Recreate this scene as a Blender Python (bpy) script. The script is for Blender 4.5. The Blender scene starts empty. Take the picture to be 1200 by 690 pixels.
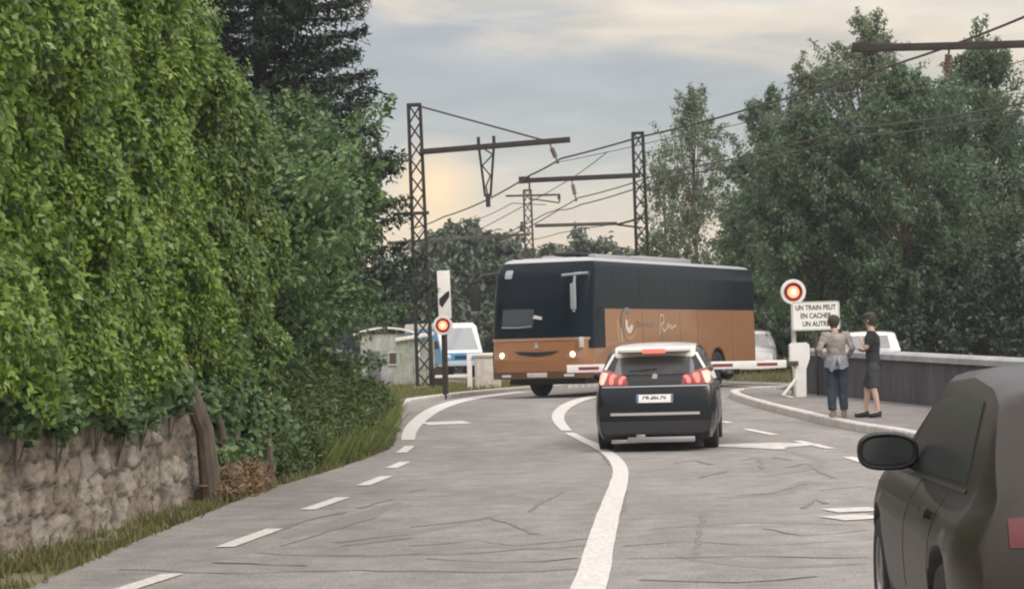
import bpy, bmesh, math, random
import numpy as np
from mathutils import Vector, Matrix
from mathutils.bvhtree import BVHTree
R = math.radians
random.seed(7); rng = np.random.default_rng(11)
sc = bpy.context.scene
col = sc.collection

# ------------------------------------------------------------------ camera, light, exposure
CAMP = Vector((0, 0, 1.6)); F = 2600.0
CM = Matrix.Rotation(R(90 + 1.388), 4, 'X') @ Matrix.Rotation(R(-1.5), 4, 'Z')
cam_d = bpy.data.cameras.new('camera'); cam = bpy.data.objects.new('camera', cam_d)
cam_d.sensor_width = 36; cam_d.lens = 36 * F / 1200; cam_d.clip_start = .1; cam_d.clip_end = 3000
cam.matrix_world = Matrix.Translation(CAMP) @ CM
col.objects.link(cam); sc.camera = cam
sc.view_settings.view_transform = 'Standard'; sc.view_settings.look = 'None'
sc.view_settings.exposure = 0.0; sc.view_settings.gamma = 1
sc.cycles.filter_width = 2.1
sc.cycles.max_bounces = 8; sc.cycles.transparent_max_bounces = 16; sc.cycles.volume_bounces = 0

SUN_EL, SUN_AZ = R(38), R(150)      # azimuth clockwise from +Y
sd = bpy.data.lights.new('sun', 'SUN'); sd.energy = 1.5; sd.angle = R(18); sd.color = (1, .90, .78)
so = bpy.data.objects.new('sun', sd); col.objects.link(so)
sdir = Vector((math.sin(SUN_AZ) * math.cos(SUN_EL), math.cos(SUN_AZ) * math.cos(SUN_EL), math.sin(SUN_EL)))
so.rotation_euler = sdir.to_track_quat('Z', 'Y').to_euler(); so.location = (0, 0, 60)

w = bpy.data.worlds.new('World'); sc.world = w; w.use_nodes = True
nt = w.node_tree; nt.nodes.clear(); N = nt.nodes.new; Lk = nt.links.new
out = N('ShaderNodeOutputWorld'); add = N('ShaderNodeAddShader')
b1 = N('ShaderNodeBackground'); b2 = N('ShaderNodeBackground')
sky = N('ShaderNodeTexSky'); sky.sky_type = 'NISHITA'; sky.sun_disc = False
sky.sun_elevation = SUN_EL; sky.sun_rotation = SUN_AZ
b1.inputs[1].default_value = .05
tc = N('ShaderNodeTexCoord'); sep = N('ShaderNodeSeparateXYZ')
Lk(sky.outputs[0], b1.inputs[0]); Lk(tc.outputs['Generated'], sep.inputs[0])
def noise(scale, sx, sy, sz, detail=4, off=(0, 0, 0), rough=.55, dist=0):
    mp = N('ShaderNodeMapping'); mp.inputs['Scale'].default_value = (sx, sy, sz); mp.inputs['Location'].default_value = off
    n = N('ShaderNodeTexNoise'); n.inputs['Scale'].default_value = scale; n.inputs['Detail'].default_value = detail
    n.inputs['Roughness'].default_value = rough; n.inputs['Distortion'].default_value = dist
    Lk(tc.outputs['Generated'], mp.inputs[0]); Lk(mp.outputs[0], n.inputs['Vector']); return n
def wm(op, a, b=None, c=None):
    m = N('ShaderNodeMath'); m.operation = op
    for i, v in enumerate((a, b, c)):
        if v is None: continue
        if isinstance(v, (int, float)): m.inputs[i].default_value = v
        else: Lk(v, m.inputs[i])
    return m.outputs[0]
n1 = noise(3.2, 1.2, 1.2, 5.5, 4, (3.1, .2, .4), .5, .3)
n2 = noise(11, 1.0, 1.0, 5.0, 5, (1.7, .9, 0), .55, .5)
h = wm('ADD', sep.outputs['Z'], wm('MULTIPLY', wm('SUBTRACT', n1.outputs[0], .5), .085))
h = wm('ADD', h, wm('MULTIPLY', wm('SUBTRACT', n2.outputs[0], .5), .06))
h = wm('SUBTRACT', h, wm('MULTIPLY', sep.outputs['X'], -.2))     # cloud deck opens towards the right
ramp = N('ShaderNodeValToRGB'); cr = ramp.color_ramp; cr.interpolation = 'B_SPLINE'
for e in list(cr.elements)[1:]: cr.elements.remove(e)
stops = [(0, (.74, .50, .33)), (.045, (.69, .485, .34)), (.070, (.54, .42, .335)), (.088, (.35, .30, .27)), (.118, (.27, .235, .215)),
         (.138, (.34, .295, .27)), (.158, (.82, .60, .33)), (.19, (.70, .60, .50)), (.26, (.62, .58, .55)), (1, (.68, .64, .62))]
cr.elements[0].position = 0; cr.elements[0].color = stops[0][1] + (1,)
for p, c in stops[1:]:
    e = cr.elements.new(p); e.color = c + (1,)
Lk(h, ramp.inputs[0])
# soft warm break low on the left of the sky
mx = N('ShaderNodeMix'); mx.data_type = 'RGBA'; mx.inputs['B'].default_value = (1.0, .62, .26, 1)
d2 = N('ShaderNodeVectorMath'); d2.operation = 'DISTANCE'; d2.inputs[1].default_value = (-.034, .9968, .073)
Lk(tc.outputs['Generated'], d2.inputs[0])
g = wm('MULTIPLY', wm('SUBTRACT', 1, wm('MINIMUM', wm('DIVIDE', d2.outputs['Value'], .026), 1)), 1.0)
n3 = noise(16, .8, .8, 3.6, 6, (5.2, 2.9, .7), .6, .8)
gm = wm('ADD', wm('MULTIPLY', n3.outputs[0], .75), .62); vs_ = N('ShaderNodeVectorMath'); vs_.operation = 'SCALE'; Lk(ramp.outputs[0], vs_.inputs[0]); Lk(gm, vs_.inputs['Scale'])
Lk(g, mx.inputs['Factor']); Lk(vs_.outputs[0], mx.inputs['A'])
Lk(mx.outputs['Result'], b2.inputs[0])
# an overcast sky is about three times brighter overhead than at the horizon
zz = wm('MAXIMUM', sep.outputs['Z'], 0)
mr = N('ShaderNodeMapRange'); mr.interpolation_type = 'SMOOTHSTEP'
mr.inputs['From Min'].default_value = .17; mr.inputs['From Max'].default_value = .9
mr.inputs['To Min'].default_value = .88; mr.inputs['To Max'].default_value = 2.9
Lk(zz, mr.inputs['Value']); Lk(mr.outputs[0], b2.inputs[1])
Lk(b1.outputs[0], add.inputs[0]); Lk(b2.outputs[0], add.inputs[1]); Lk(add.outputs[0], out.inputs[0])

# ------------------------------------------------------------------ helpers
def sst(a, b, v):
    t = min(1, max(0, (v - a) / (b - a))); return t * t * (3 - 2 * t)
def tz(Y, x=0): return .38 * sst(30, 52, Y)
def ray(px, py): return (CM.to_3x3() @ Vector(((px - 600) / F, -(py - 345) / F, -1)))
def G(px, py, dz=0):
    d = ray(px, py); Y = 40
    for _ in range(40):
        t = (CAMP.z - tz(Y) - dz) / -d.z
        Y = .5 * Y + .5 * min(t * d.y, 400)
    t = Y / d.y
    return Vector((d.x * t, Y, tz(Y) + dz))
def P(px, py, Y):
    d = ray(px, py); return CAMP + d * (Y / d.y)

def tag(o, label=None, cat=None, group=None, kind=None):
    if label: o['label'] = label
    if cat: o['category'] = cat
    if group: o['group'] = group
    if kind: o['kind'] = kind
    return o
def empty(name, loc=(0, 0, 0), rz=0, label=None, cat=None, group=None):
    o = bpy.data.objects.new(name, None); col.objects.link(o); o.location = loc; o.rotation_euler = (0, 0, rz)
    o.empty_display_size = .2
    return tag(o, label, cat, group)
def copy_tree(o, parent=None):
    c = o.copy(); col.objects.link(c)
    if parent: c.parent = parent
    for ch in list(o.children): copy_tree(ch, c)
    return c

class MB:
    def __init__(s): s.bm = bmesh.new()
    def box(s, c, d, rot=None, bev=0):
        r = bmesh.ops.create_cube(s.bm, size=1)['verts']
        m = Matrix.Diagonal((d[0], d[1], d[2], 1))
        if bev:
            bmesh.ops.transform(s.bm, matrix=m, verts=r)
            es = list({e for v in r for e in v.link_edges})
            rr = bmesh.ops.bevel(s.bm, geom=es, offset=bev, segments=2, affect='EDGES', profile=.6)
            r = list(set(rr['verts']) | {v for v in r if v.is_valid}); m = Matrix()
        m = Matrix.Translation(c) @ (rot.to_4x4() if rot else Matrix()) @ m
        bmesh.ops.transform(s.bm, matrix=m, verts=r); return s
    def tube(s, pts, r, n=8, cap=True):
        pts = [Vector(p) for p in pts]; rs = r if isinstance(r, (list, tuple)) else [r] * len(pts)
        rings = []; up = None
        for i, p in enumerate(pts):
            t = (pts[min(i + 1, len(pts) - 1)] - pts[max(i - 1, 0)]).normalized()
            if up is None: up = Vector((0, 0, 1)) if abs(t.z) < .9 else Vector((1, 0, 0))
            a = t.cross(up).normalized(); b = a.cross(t).normalized(); up = b
            rings.append([s.bm.verts.new(p + (a * math.cos(k * 2 * math.pi / n) + b * math.sin(k * 2 * math.pi / n)) * rs[i]) for k in range(n)])
        for A, B in zip(rings, rings[1:]):
            for k in range(n): s.bm.faces.new((A[k], A[(k + 1) % n], B[(k + 1) % n], B[k]))
        if cap: s.bm.faces.new(rings[0][::-1]); s.bm.faces.new(rings[-1])
        return s
    def prism(s, poly, h, M=Matrix()):      # poly in XY, extruded along z by h, then M
        a = [s.bm.verts.new(M @ Vector((x, y, 0))) for x, y in poly]; b = [s.bm.verts.new(M @ Vector((x, y, h))) for x, y in poly]
        s.bm.faces.new(a[::-1]); s.bm.faces.new(b); n = len(a)
        for i in range(n): s.bm.faces.new((a[i], a[(i + 1) % n], b[(i + 1) % n], b[i]))
        return s
    def lathe(s, prof, n=24, M=Matrix()):   # prof [(r, z)] round z, then M
        rings = []
        for r_, z in prof:
            rings.append([s.bm.verts.new(M @ Vector((r_ * math.cos(k * 2 * math.pi / n), r_ * math.sin(k * 2 * math.pi / n), z))) for k in range(n)])
        for A, B in zip(rings, rings[1:]):
            for k in range(n): s.bm.faces.new((A[k], A[(k + 1) % n], B[(k + 1) % n], B[k]))
        s.bm.faces.new(rings[0][::-1]); s.bm.faces.new(rings[-1]); return s
    def ball(s, c, r, sub=2, sq=(1, 1, 1)):
        v = bmesh.ops.create_icosphere(s.bm, subdivisions=sub, radius=1)['verts']
        bmesh.ops.transform(s.bm, matrix=Matrix.Translation(c) @ Matrix.Diagonal((r * sq[0], r * sq[1], r * sq[2], 1)), verts=v); return s
    def sheet(s, rows):
        g = [[s.bm.verts.new(p) for p in r] for r in rows]
        for A, B in zip(g, g[1:]):
            for k in range(len(A) - 1): s.bm.faces.new((A[k], A[k + 1], B[k + 1], B[k]))
        return s
    def build(s, name, m, parent=None, ang=35, recalc=True):
        if recalc: bmesh.ops.recalc_face_normals(s.bm, faces=s.bm.faces)
        for f in s.bm.faces: f.smooth = True
        for e in s.bm.edges:
            if len(e.link_faces) == 2 and e.calc_face_angle(0) > R(ang): e.smooth = False
        me = bpy.data.meshes.new(name); s.bm.to_mesh(me); s.bm.free()
        o = bpy.data.objects.new(name, me); col.objects.link(o)
        for x in (m if isinstance(m, list) else [m]): me.materials.append(x)
        if parent: o.parent = parent
        return o

def mat(name, c, rough=.6, metal=0, var=0, vscale=8, bump=0, bscale=40, coat=0, emit=None, estr=0, spec=.5, c2=None, stretch=(1, 1, 1)):
    m = bpy.data.materials.new(name); m.use_nodes = True; t = m.node_tree; p = t.nodes['Principled BSDF']
    p.inputs['Base Color'].default_value = (*c, 1); p.inputs['Roughness'].default_value = rough
    p.inputs['Metallic'].default_value = metal; p.inputs['Coat Weight'].default_value = coat; p.inputs['Coat Roughness'].default_value = .06
    p.inputs['Specular IOR Level'].default_value = spec
    if emit: p.inputs['Emission Color'].default_value = (*emit, 1); p.inputs['Emission Strength'].default_value = estr
    if var or bump or c2:
        co = t.nodes.new('ShaderNodeTexCoord'); mp = t.nodes.new('ShaderNodeMapping'); mp.inputs['Scale'].default_value = stretch
        t.links.new(co.outputs['Object'], mp.inputs[0])
    if var or c2:
        n = t.nodes.new('ShaderNodeTexNoise'); n.inputs['Scale'].default_value = vscale; n.inputs['Detail'].default_value = 6; n.inputs['Roughness'].default_value = .65
        t.links.new(mp.outputs[0], n.inputs['Vector'])
        r_ = t.nodes.new('ShaderNodeValToRGB'); r_.color_ramp.elements[0].position = .32; r_.color_ramp.elements[1].position = .68
        a = c2 if c2 else tuple(x * (1 - var) for x in c); b = c if c2 else tuple(min(1, x * (1 + var)) for x in c)
        r_.color_ramp.elements[0].color = (*a, 1); r_.color_ramp.elements[1].color = (*b, 1)
        t.links.new(n.outputs[0], r_.inputs[0]); t.links.new(r_.outputs[0], p.inputs['Base Color'])
    if bump:
        n = t.nodes.new('ShaderNodeTexNoise'); n.inputs['Scale'].default_value = bscale; n.inputs['Detail'].default_value = 5
        t.links.new(mp.outputs[0], n.inputs['Vector'])
        bn = t.nodes.new('ShaderNodeBump'); bn.inputs['Strength'].default_value = bump; bn.inputs['Distance'].default_value = .02
        t.links.new(n.outputs[0], bn.inputs['Height']); t.links.new(bn.outputs[0], p.inputs['Normal'])
    return m

def leafmat(name, c1, c2, c3=None, trans=.35, rough=.5, cl=.9, spec=.4):
    """c1 dark, c2 light; a leaf takes its own tone (attribute) plus a drift between clumps of growth"""
    m = bpy.data.materials.new(name); m.use_nodes = True; t = m.node_tree; p = t.nodes['Principled BSDF']
    at = t.nodes.new('ShaderNodeAttribute'); at.attribute_name = 'tone'
    co = t.nodes.new('ShaderNodeTexCoord'); n = t.nodes.new('ShaderNodeTexNoise'); n.inputs['Scale'].default_value = cl; n.inputs['Detail'].default_value = 3
    t.links.new(co.outputs['Object'], n.inputs['Vector'])
    a = t.nodes.new('ShaderNodeMath'); a.operation = 'MULTIPLY_ADD'; a.inputs[1].default_value = .55
    b = t.nodes.new('ShaderNodeMath'); b.operation = 'MULTIPLY_ADD'; b.inputs[1].default_value = 1.5; b.inputs[2].default_value = -.5
    t.links.new(n.outputs[0], b.inputs[0]); t.links.new(at.outputs['Fac'], a.inputs[0])
    bb = t.nodes.new('ShaderNodeMath'); bb.operation = 'MULTIPLY'; bb.inputs[1].default_value = .6; t.links.new(b.outputs[0], bb.inputs[0]); t.links.new(bb.outputs[0], a.inputs[2])
    r_ = t.nodes.new('ShaderNodeValToRGB'); r_.color_ramp.elements[0].position = .1; r_.color_ramp.elements[1].position = .75
    r_.color_ramp.elements[0].color = (*c1, 1); r_.color_ramp.elements[1].color = (*c2, 1)
    if c3: e = r_.color_ramp.elements.new(.9); e.color = (*c3, 1)
    t.links.new(a.outputs[0], r_.inputs[0]); t.links.new(r_.outputs[0], p.inputs['Base Color'])
    p.inputs['Roughness'].default_value = rough; p.inputs['Specular IOR Level'].default_value = spec
    tr = t.nodes.new('ShaderNodeBsdfTranslucent'); t.links.new(r_.outputs[0], tr.inputs[0])
    ms = t.nodes.new('ShaderNodeMixShader'); ms.inputs[0].default_value = trans
    t.links.new(p.outputs[0], ms.inputs[1]); t.links.new(tr.outputs[0], ms.inputs[2])
    t.links.new(ms.outputs[0], t.nodes['Material Output'].inputs[0])
    return m

def leaves(name, pts, nrm, size, m, parent=None, aspect=.5, jitter=.6, droop=.3, bend=.12):
    n = len(pts)
    nn = nrm + rng.normal(0, jitter, (n, 3)); nn /= np.linalg.norm(nn, axis=1)[:, None] + 1e-9
    t = rng.normal(0, 1, (n, 3)); t[:, 2] -= droop * 2
    t -= nn * (t * nn).sum(1)[:, None]; t /= np.linalg.norm(t, axis=1)[:, None] + 1e-9
    b = np.cross(nn, t)
    s = (size * np.clip(np.exp(rng.normal(0, .28, n)), .5, 1.45))[:, None]
    v = np.empty((n, 4, 3)); v[:, 0] = pts; v[:, 1] = pts + t * s * .45 + b * s * aspect * .5 + nn * s * bend
    v[:, 2] = pts + t * s; v[:, 3] = pts + t * s * .45 - b * s * aspect * .5 + nn * s * bend
    me = bpy.data.meshes.new(name)
    me.vertices.add(n * 4); me.vertices.foreach_set('co', v.reshape(-1)); me.loops.add(n * 4)
    me.loops.foreach_set('vertex_index', np.arange(n * 4, dtype=np.int32)); me.polygons.add(n)
    me.polygons.foreach_set('loop_start', np.arange(0, n * 4, 4, dtype=np.int32))
    me.update(calc_edges=True); me.validate()
    a = me.attributes.new('tone', 'FLOAT', 'FACE'); a.data.foreach_set('value', rng.uniform(0, 1, n).astype(np.float32))
    me.materials.append(m); o = bpy.data.objects.new(name, me); col.objects.link(o)
    if parent: o.parent = parent
    return o
def ell_pts(c, r, n, shell=.55):
    d = rng.normal(0, 1, (n, 3)); d /= np.linalg.norm(d, axis=1)[:, None]
    rad = rng.uniform(shell, 1.0, n) ** .7
    return np.array(c) + d * rad[:, None] * np.array(r), d

def patch(bvh, poly, ax, off=.004, thick=.004, step=.06, name='panel', m=None, parent=None, skirt=.012, holes=None):
    """a panel cut to the outline poly and laid on a body: ax '-x','+x','+y','-y' says from which side"""
    bm = bmesh.new(); sg = -1 if ax[0] == '-' else 1
    def to3(u, v): return Vector((0, u, v)) if ax[1] == 'x' else (Vector((u, 0, v)) if ax[1] == 'y' else Vector((u, v, 0)))
    D = {'x': Vector((1, 0, 0)), 'y': Vector((0, 1, 0)), 'z': Vector((0, 0, 1))}[ax[1]] * sg
    vs = [bm.verts.new(to3(u, v)) for u, v in poly]; bm.faces.new(vs)
    bmesh.ops.triangulate(bm, faces=bm.faces)
    for _ in range(7):
        es = [e for e in bm.edges if e.calc_length() > step]
        if not es: break
        bmesh.ops.subdivide_edges(bm, edges=es, cuts=1); bmesh.ops.triangulate(bm, faces=bm.faces)
    info = {}; k_ = 'xyz'.index(ax[1]); hs = [h_[0][k_] for h_ in (bvh.ray_cast(v.co + D * 30, -D) for v in bm.verts) if h_[0]]; mean_ = sum(hs) / max(1, len(hs))
    for v in bm.verts:
        hit = bvh.ray_cast(v.co + D * 30, -D)
        if hit[0] is None:
            ku = 0 if ax[1] in 'yz' else 1; c0 = (sum(u for u, _ in poly) / len(poly)); tt = 1.0
            while hit[0] is None and tt > .3:
                tt -= .02; q_ = v.co.copy(); q_[ku] = c0 + (q_[ku] - c0) * tt; hit = bvh.ray_cast(q_ + D * 30, -D)
            if hit[0] is None: q_ = v.co.copy(); q_[k_] = mean_; hit = bvh.find_nearest(q_)
        n = hit[1]
        if n.dot(D) < 0: n = -n
        info[v] = (hit[0], n)
    be = [e for e in bm.edges if len(e.link_faces) == 1]
    for v, (p, n) in info.items(): v.co = p + n * (off + thick)
    bv = {}
    for e in be:
        for v in e.verts:
            if v not in bv: bv[v] = bm.verts.new(info[v][0] - info[v][1] * skirt)
    for e in be:
        a, b = e.verts
        bm.faces.new((a, b, bv[b], bv[a]))
    x = MB(); x.bm.free(); x.bm = bm
    return x.build(name, m, parent, ang=40)

def rrect(u0, v0, u1, v1, r, n=4):
    o = []
    for cx, cy, a in ((u1 - r, v1 - r, 0), (u0 + r, v1 - r, 90), (u0 + r, v0 + r, 180), (u1 - r, v0 + r, 270)):
        for k in range(n + 1): o.append((cx + r * math.cos(R(a + 90 * k / n)), cy + r * math.sin(R(a + 90 * k / n))))
    return o
def text_mesh(txt, size, m, M, name='lettering', parent=None, ext=.002, bold=0, sx=1):
    cu = bpy.data.curves.new(name, 'FONT'); cu.body = txt; cu.size = size; cu.align_x = 'CENTER'; cu.align_y = 'CENTER'; cu.extrude = ext; cu.offset = bold
    to = bpy.data.objects.new('tmp', cu); col.objects.link(to)
    dg = bpy.context.evaluated_depsgraph_get(); me = bpy.data.meshes.new_from_object(to.evaluated_get(dg))
    bpy.data.objects.remove(to); me.transform(M @ Matrix.Diagonal((sx, 1, 1, 1))); me.materials.clear(); me.materials.append(m)
    o = bpy.data.objects.new(name, me); col.objects.link(o)
    if parent: o.parent = parent
    return o
def interp(xs, ys, x): return float(np.interp(x, xs, ys))

# ------------------------------------------------------------------ materials
M_asph = mat('asphalt', (.240, .224, .210), .88, var=.2, vscale=.5, bump=.5, bscale=60, stretch=(1, .35, 1))
def asphalt_detail(m, worn=.5):
    t = m.node_tree; p = t.nodes['Principled BSDF']; src = p.inputs['Base Color'].links[0].from_socket
    co = t.nodes.new('ShaderNodeTexCoord'); n = t.nodes.new('ShaderNodeTexNoise'); n.inputs['Scale'].default_value = 55; n.inputs['Detail'].default_value = 3
    t.links.new(co.outputs['Object'], n.inputs['Vector'])
    v = t.nodes.new('ShaderNodeTexNoise'); v.inputs['Scale'].default_value = 2.2; v.inputs['Detail'].default_value = 8; v.inputs['Roughness'].default_value = .7
    t.links.new(co.outputs['Object'], v.inputs['Vector'])
    r1 = t.nodes.new('ShaderNodeMapRange'); r1.inputs[1].default_value = .3; r1.inputs[2].default_value = .7; r1.inputs[3].default_value = .66; r1.inputs[4].default_value = 1.32
    t.links.new(n.outputs[0], r1.inputs[0])
    r2 = t.nodes.new('ShaderNodeMapRange'); r2.inputs[1].default_value = .35; r2.inputs[2].default_value = .65; r2.inputs[3].default_value = .78; r2.inputs[4].default_value = 1.14
    t.links.new(v.outputs[0], r2.inputs[0])
    mm = t.nodes.new('ShaderNodeMath'); mm.operation = 'MULTIPLY'; t.links.new(r1.outputs[0], mm.inputs[0]); t.links.new(r2.outputs[0], mm.inputs[1])
    x = t.nodes.new('ShaderNodeVectorMath'); x.operation = 'SCALE'; t.links.new(src, x.inputs[0]); t.links.new(mm.outputs[0], x.inputs['Scale'])
    t.links.new(x.outputs[0], p.inputs['Base Color'])
asphalt_detail(M_asph)
M_path = mat('pavement_asphalt', (.20, .185, .175), .9, var=.15, vscale=1.2, bump=.4, bscale=50); asphalt_detail(M_path)
M_line = mat('road_paint', (.74, .715, .68), .7, var=.0, vscale=26, bump=.3, bscale=70, c2=(.42, .40, .375))
M_line_old = mat('old_road_paint', (.66, .63, .59), .8, vscale=5, c2=(.36, .34, .315))
M_tar = mat('crack_seal', (.125, .117, .11), .75, vscale=3, c2=(.21, .196, .184))
M_kerb = mat('kerb_stone', (.52, .49, .45), .8, var=.2, vscale=5, bump=.5, bscale=25)
M_soil = mat('verge_soil', (.24, .20, .12), .95, vscale=2.5, c2=(.10, .12, .05), bump=1, bscale=20)
M_grass = leafmat('grass_blades', (.09, .12, .03), (.24, .22, .09), (.36, .29, .14), trans=.3, cl=1.4)
M_grassd = leafmat('grass_blades_green', (.09, .10, .035), (.22, .21, .08), (.40, .30, .16), trans=.3, cl=1.4)
M_steel = mat('weathered_steel', (.038, .031, .029), .75, metal=.3, var=.3, vscale=4)
M_steell = mat('steel_far', (.08, .07, .065), .75, metal=.2, var=.3, vscale=4)
M_wire = mat('wire', (.07, .06, .055), .6, metal=.4)
M_ins = mat('insulator', (.12, .07, .05), .3)
M_white = mat('white_paint', (.78, .77, .74), .5, var=.06, vscale=6)
M_whited = mat('dirty_white_paint', (.62, .60, .56), .6, vscale=5, c2=(.42, .40, .36))
M_red = mat('red_paint', (.30, .02, .018), .45)
M_black = mat('black_paint', (.012, .012, .013), .5)
M_blackpl = mat('black_plastic', (.02, .02, .022), .6, bump=.2, bscale=80)
M_rub = mat('tyre_rubber', (.022, .021, .021), .85, bump=.3, bscale=60)
M_alloy = mat('alloy_rim', (.42, .42, .43), .35, metal=.9)
M_dkrim = mat('dark_rim', (.08, .08, .085), .4, metal=.8)
M_chrome = mat('chrome', (.74, .77, .82), .22, metal=1)
M_glass = mat('tinted_glass', (.012, .016, .02), .06, coat=1, spec=.7)
M_bglass = mat('coach_tinted_glass', (.006, .012, .019), .2, spec=.08)
M_lampw = mat('headlamp_lit', (1, .9, .7), .3, emit=(1, .70, .34), estr=1.8)
M_lampd = mat('headlamp_off', (.6, .62, .65), .1, coat=1)
M_tl = mat('tail_lamp_lens', (.20, .008, .008), .2, coat=1)
M_tlbrk = mat('brake_lamp_lit', (.6, .05, .05), .3, emit=(1, .16, .12), estr=1.25)
M_tlon = mat('tail_lamp_lit', (1, .2, .15), .3, emit=(1, .07, .05), estr=1.0)
M_tlhot = mat('tail_lamp_hot', (1, .4, .3), .3, emit=(1, .24, .17), estr=1.4)
M_sigon = mat('signal_lamp_lit', (1, .3, .2), .3, emit=(1, .22, .10), estr=2.6)
M_sighot = mat('signal_lamp_core', (1, .6, .4), .3, emit=(1, .56, .34), estr=2.4)

# ------------------------------------------------------------------ ground and road
def ylist(a, b, s): return list(np.arange(a, b + 1e-6, s))
mb = MB()
ys = ylist(-30, 130, 2) + [160, 220, 320, 450]
xs = [-300, -250, -120, -60, -30, -15, -8, -4, 0, 4, 8, 12, 20, 40, 80, 200, 300]
mb.sheet([[Vector((x, y, tz(y) - .02)) for x in xs] for y in ys])
tag(mb.build('ground', M_soil), kind='structure')

ZR = .004
eL = [(G(px, py).y, G(px, py).x) for px, py in ((140, 642), (300, 578), (384, 552), (455, 527))]
eL = [(-10, -4.5), (12, -3.55)] + eL + [(42, -2.15), (46, -2.35), (50, -2.4), (54, -1.9), (58, -1.2), (62, -.1), (66, 1.4), (70, 3.8), (74, 7.2), (80, 14), (86, 22)]
eR = [(-10, 5.0), (20, 6.1), (27, 6.35), (34, 6.0), (37, 5.55), (41, 5.15), (45, 4.85), (49, 4.8), (52, 5.2), (54.5, 6.6), (57, 9.4), (60, 13), (66, 19), (72, 25), (86, 38)]
LX = [a for a, b in eL]; LV = [b for a, b in eL]; RX = [a for a, b in eR]; RV = [b for a, b in eR]
mb = MB(); rows = []
for y in ylist(-10, 86, .5):
    l, r_ = interp(LX, LV, y), interp(RX, RV, y)
    rows.append([Vector((l + (r_ - l) * k / 12, y, tz(y) + ZR)) for k in range(13)])
mb.sheet(rows); tag(mb.build('road', M_asph), kind='structure')

def smooth_path(pts, step=.4):
    p = [Vector((a[0], a[1], 0)) for a in pts]; o = []
    for i in range(len(p) - 1):
        p0 = p[max(i - 1, 0)]; p1 = p[i]; p2 = p[i + 1]; p3 = p[min(i + 2, len(p) - 1)]
        n = max(2, int((p2 - p1).length / step))
        for k in range(n):
            t = k / n
            o.append(.5 * ((2 * p1) + (-p0 + p2) * t + (2 * p0 - 5 * p1 + 4 * p2 - p3) * t * t + (-p0 + 3 * p1 - 3 * p2 + p3) * t ** 3))
    o.append(p[-1]); return o
def ribbon(mb, pts, wd, dz, wob=0):
    q = smooth_path(pts) if len(pts) > 2 else smooth_path(pts, .5)
    rows = []
    for i, p in enumerate(q):
        t = (q[min(i + 1, len(q) - 1)] - q[max(i - 1, 0)]).normalized(); nrm = Vector((-t.y, t.x, 0))
        ww = (wd[0] + (wd[1] - wd[0]) * i / (len(q) - 1)) if isinstance(wd, tuple) else wd
        a = p + nrm * (ww / 2 + random.uniform(-wob, wob)); b = p - nrm * (ww / 2 + random.uniform(-wob, wob))
        rows.append([Vector((a.x, a.y, tz(a.y) + dz)), Vector((b.x, b.y, tz(b.y) + dz))])
    mb.sheet(rows)
def gp(*pp): return [G(a, b).xy for a, b in pp]
ZL = .0125
mb = MB()
cl_ = gp((640, 800), (690, 690), (703, 640), (714, 600), (724, 570), (727, 552), (720, 538), (704, 526), (684, 516), (667, 507.5)) 
ribbon(mb, cl_, (.25, .17), ZL, .004)
ribbon(mb, gp((664, 505), (655, 494), (655, 485), (664, 476), (680, 469), (700, 464)), (.18, .4), ZL, .003)
ribbon(mb, gp((478, 516), (482, 503), (497, 488), (522, 475), (560, 466), (615, 459)), (.22, .6), ZL, .003)
for a, b in (((470, 531), (480, 523)), ((458, 549), (475, 541.5)), ((425, 569.5), (453, 558.5)), ((360, 598), (402, 583.5)), ((263, 642), (322, 620.5)), ((120, 700), (203, 673.5)), ((-60, 775), (0, 748))):
    ribbon(mb, gp(a, b), .17, ZL, .003)
ribbon(mb, gp((497, 497), (548, 495)), .9, ZL, .003)
for a, b in (((874, 503), (908, 510)), ((934, 517), (974, 526)), ((994, 536), (1016, 543)), ((1036, 561), (1060, 567)), ((1100, 590), (1150, 604))):
    ribbon(mb, gp(a, b), .15, ZL, .003)
ribbon(mb, gp((846, 494), (856, 496)), .15, ZL, .003)
tag(mb.build('road_marking', M_line, recalc=False), kind='structure')
mb = MB()
ribbon(mb, gp((866, 525), (905, 522.5), (938, 523.5)), (1.9, .9), ZL, .02)
ribbon(mb, gp((972, 599.5), (1030, 597)), .5, ZL, .01)
ribbon(mb, gp((974, 608.5), (1028, 605.5)), .52, ZL, .01)
tag(mb.build('worn_road_marking', M_line_old, recalc=False), kind='structure')
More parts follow.
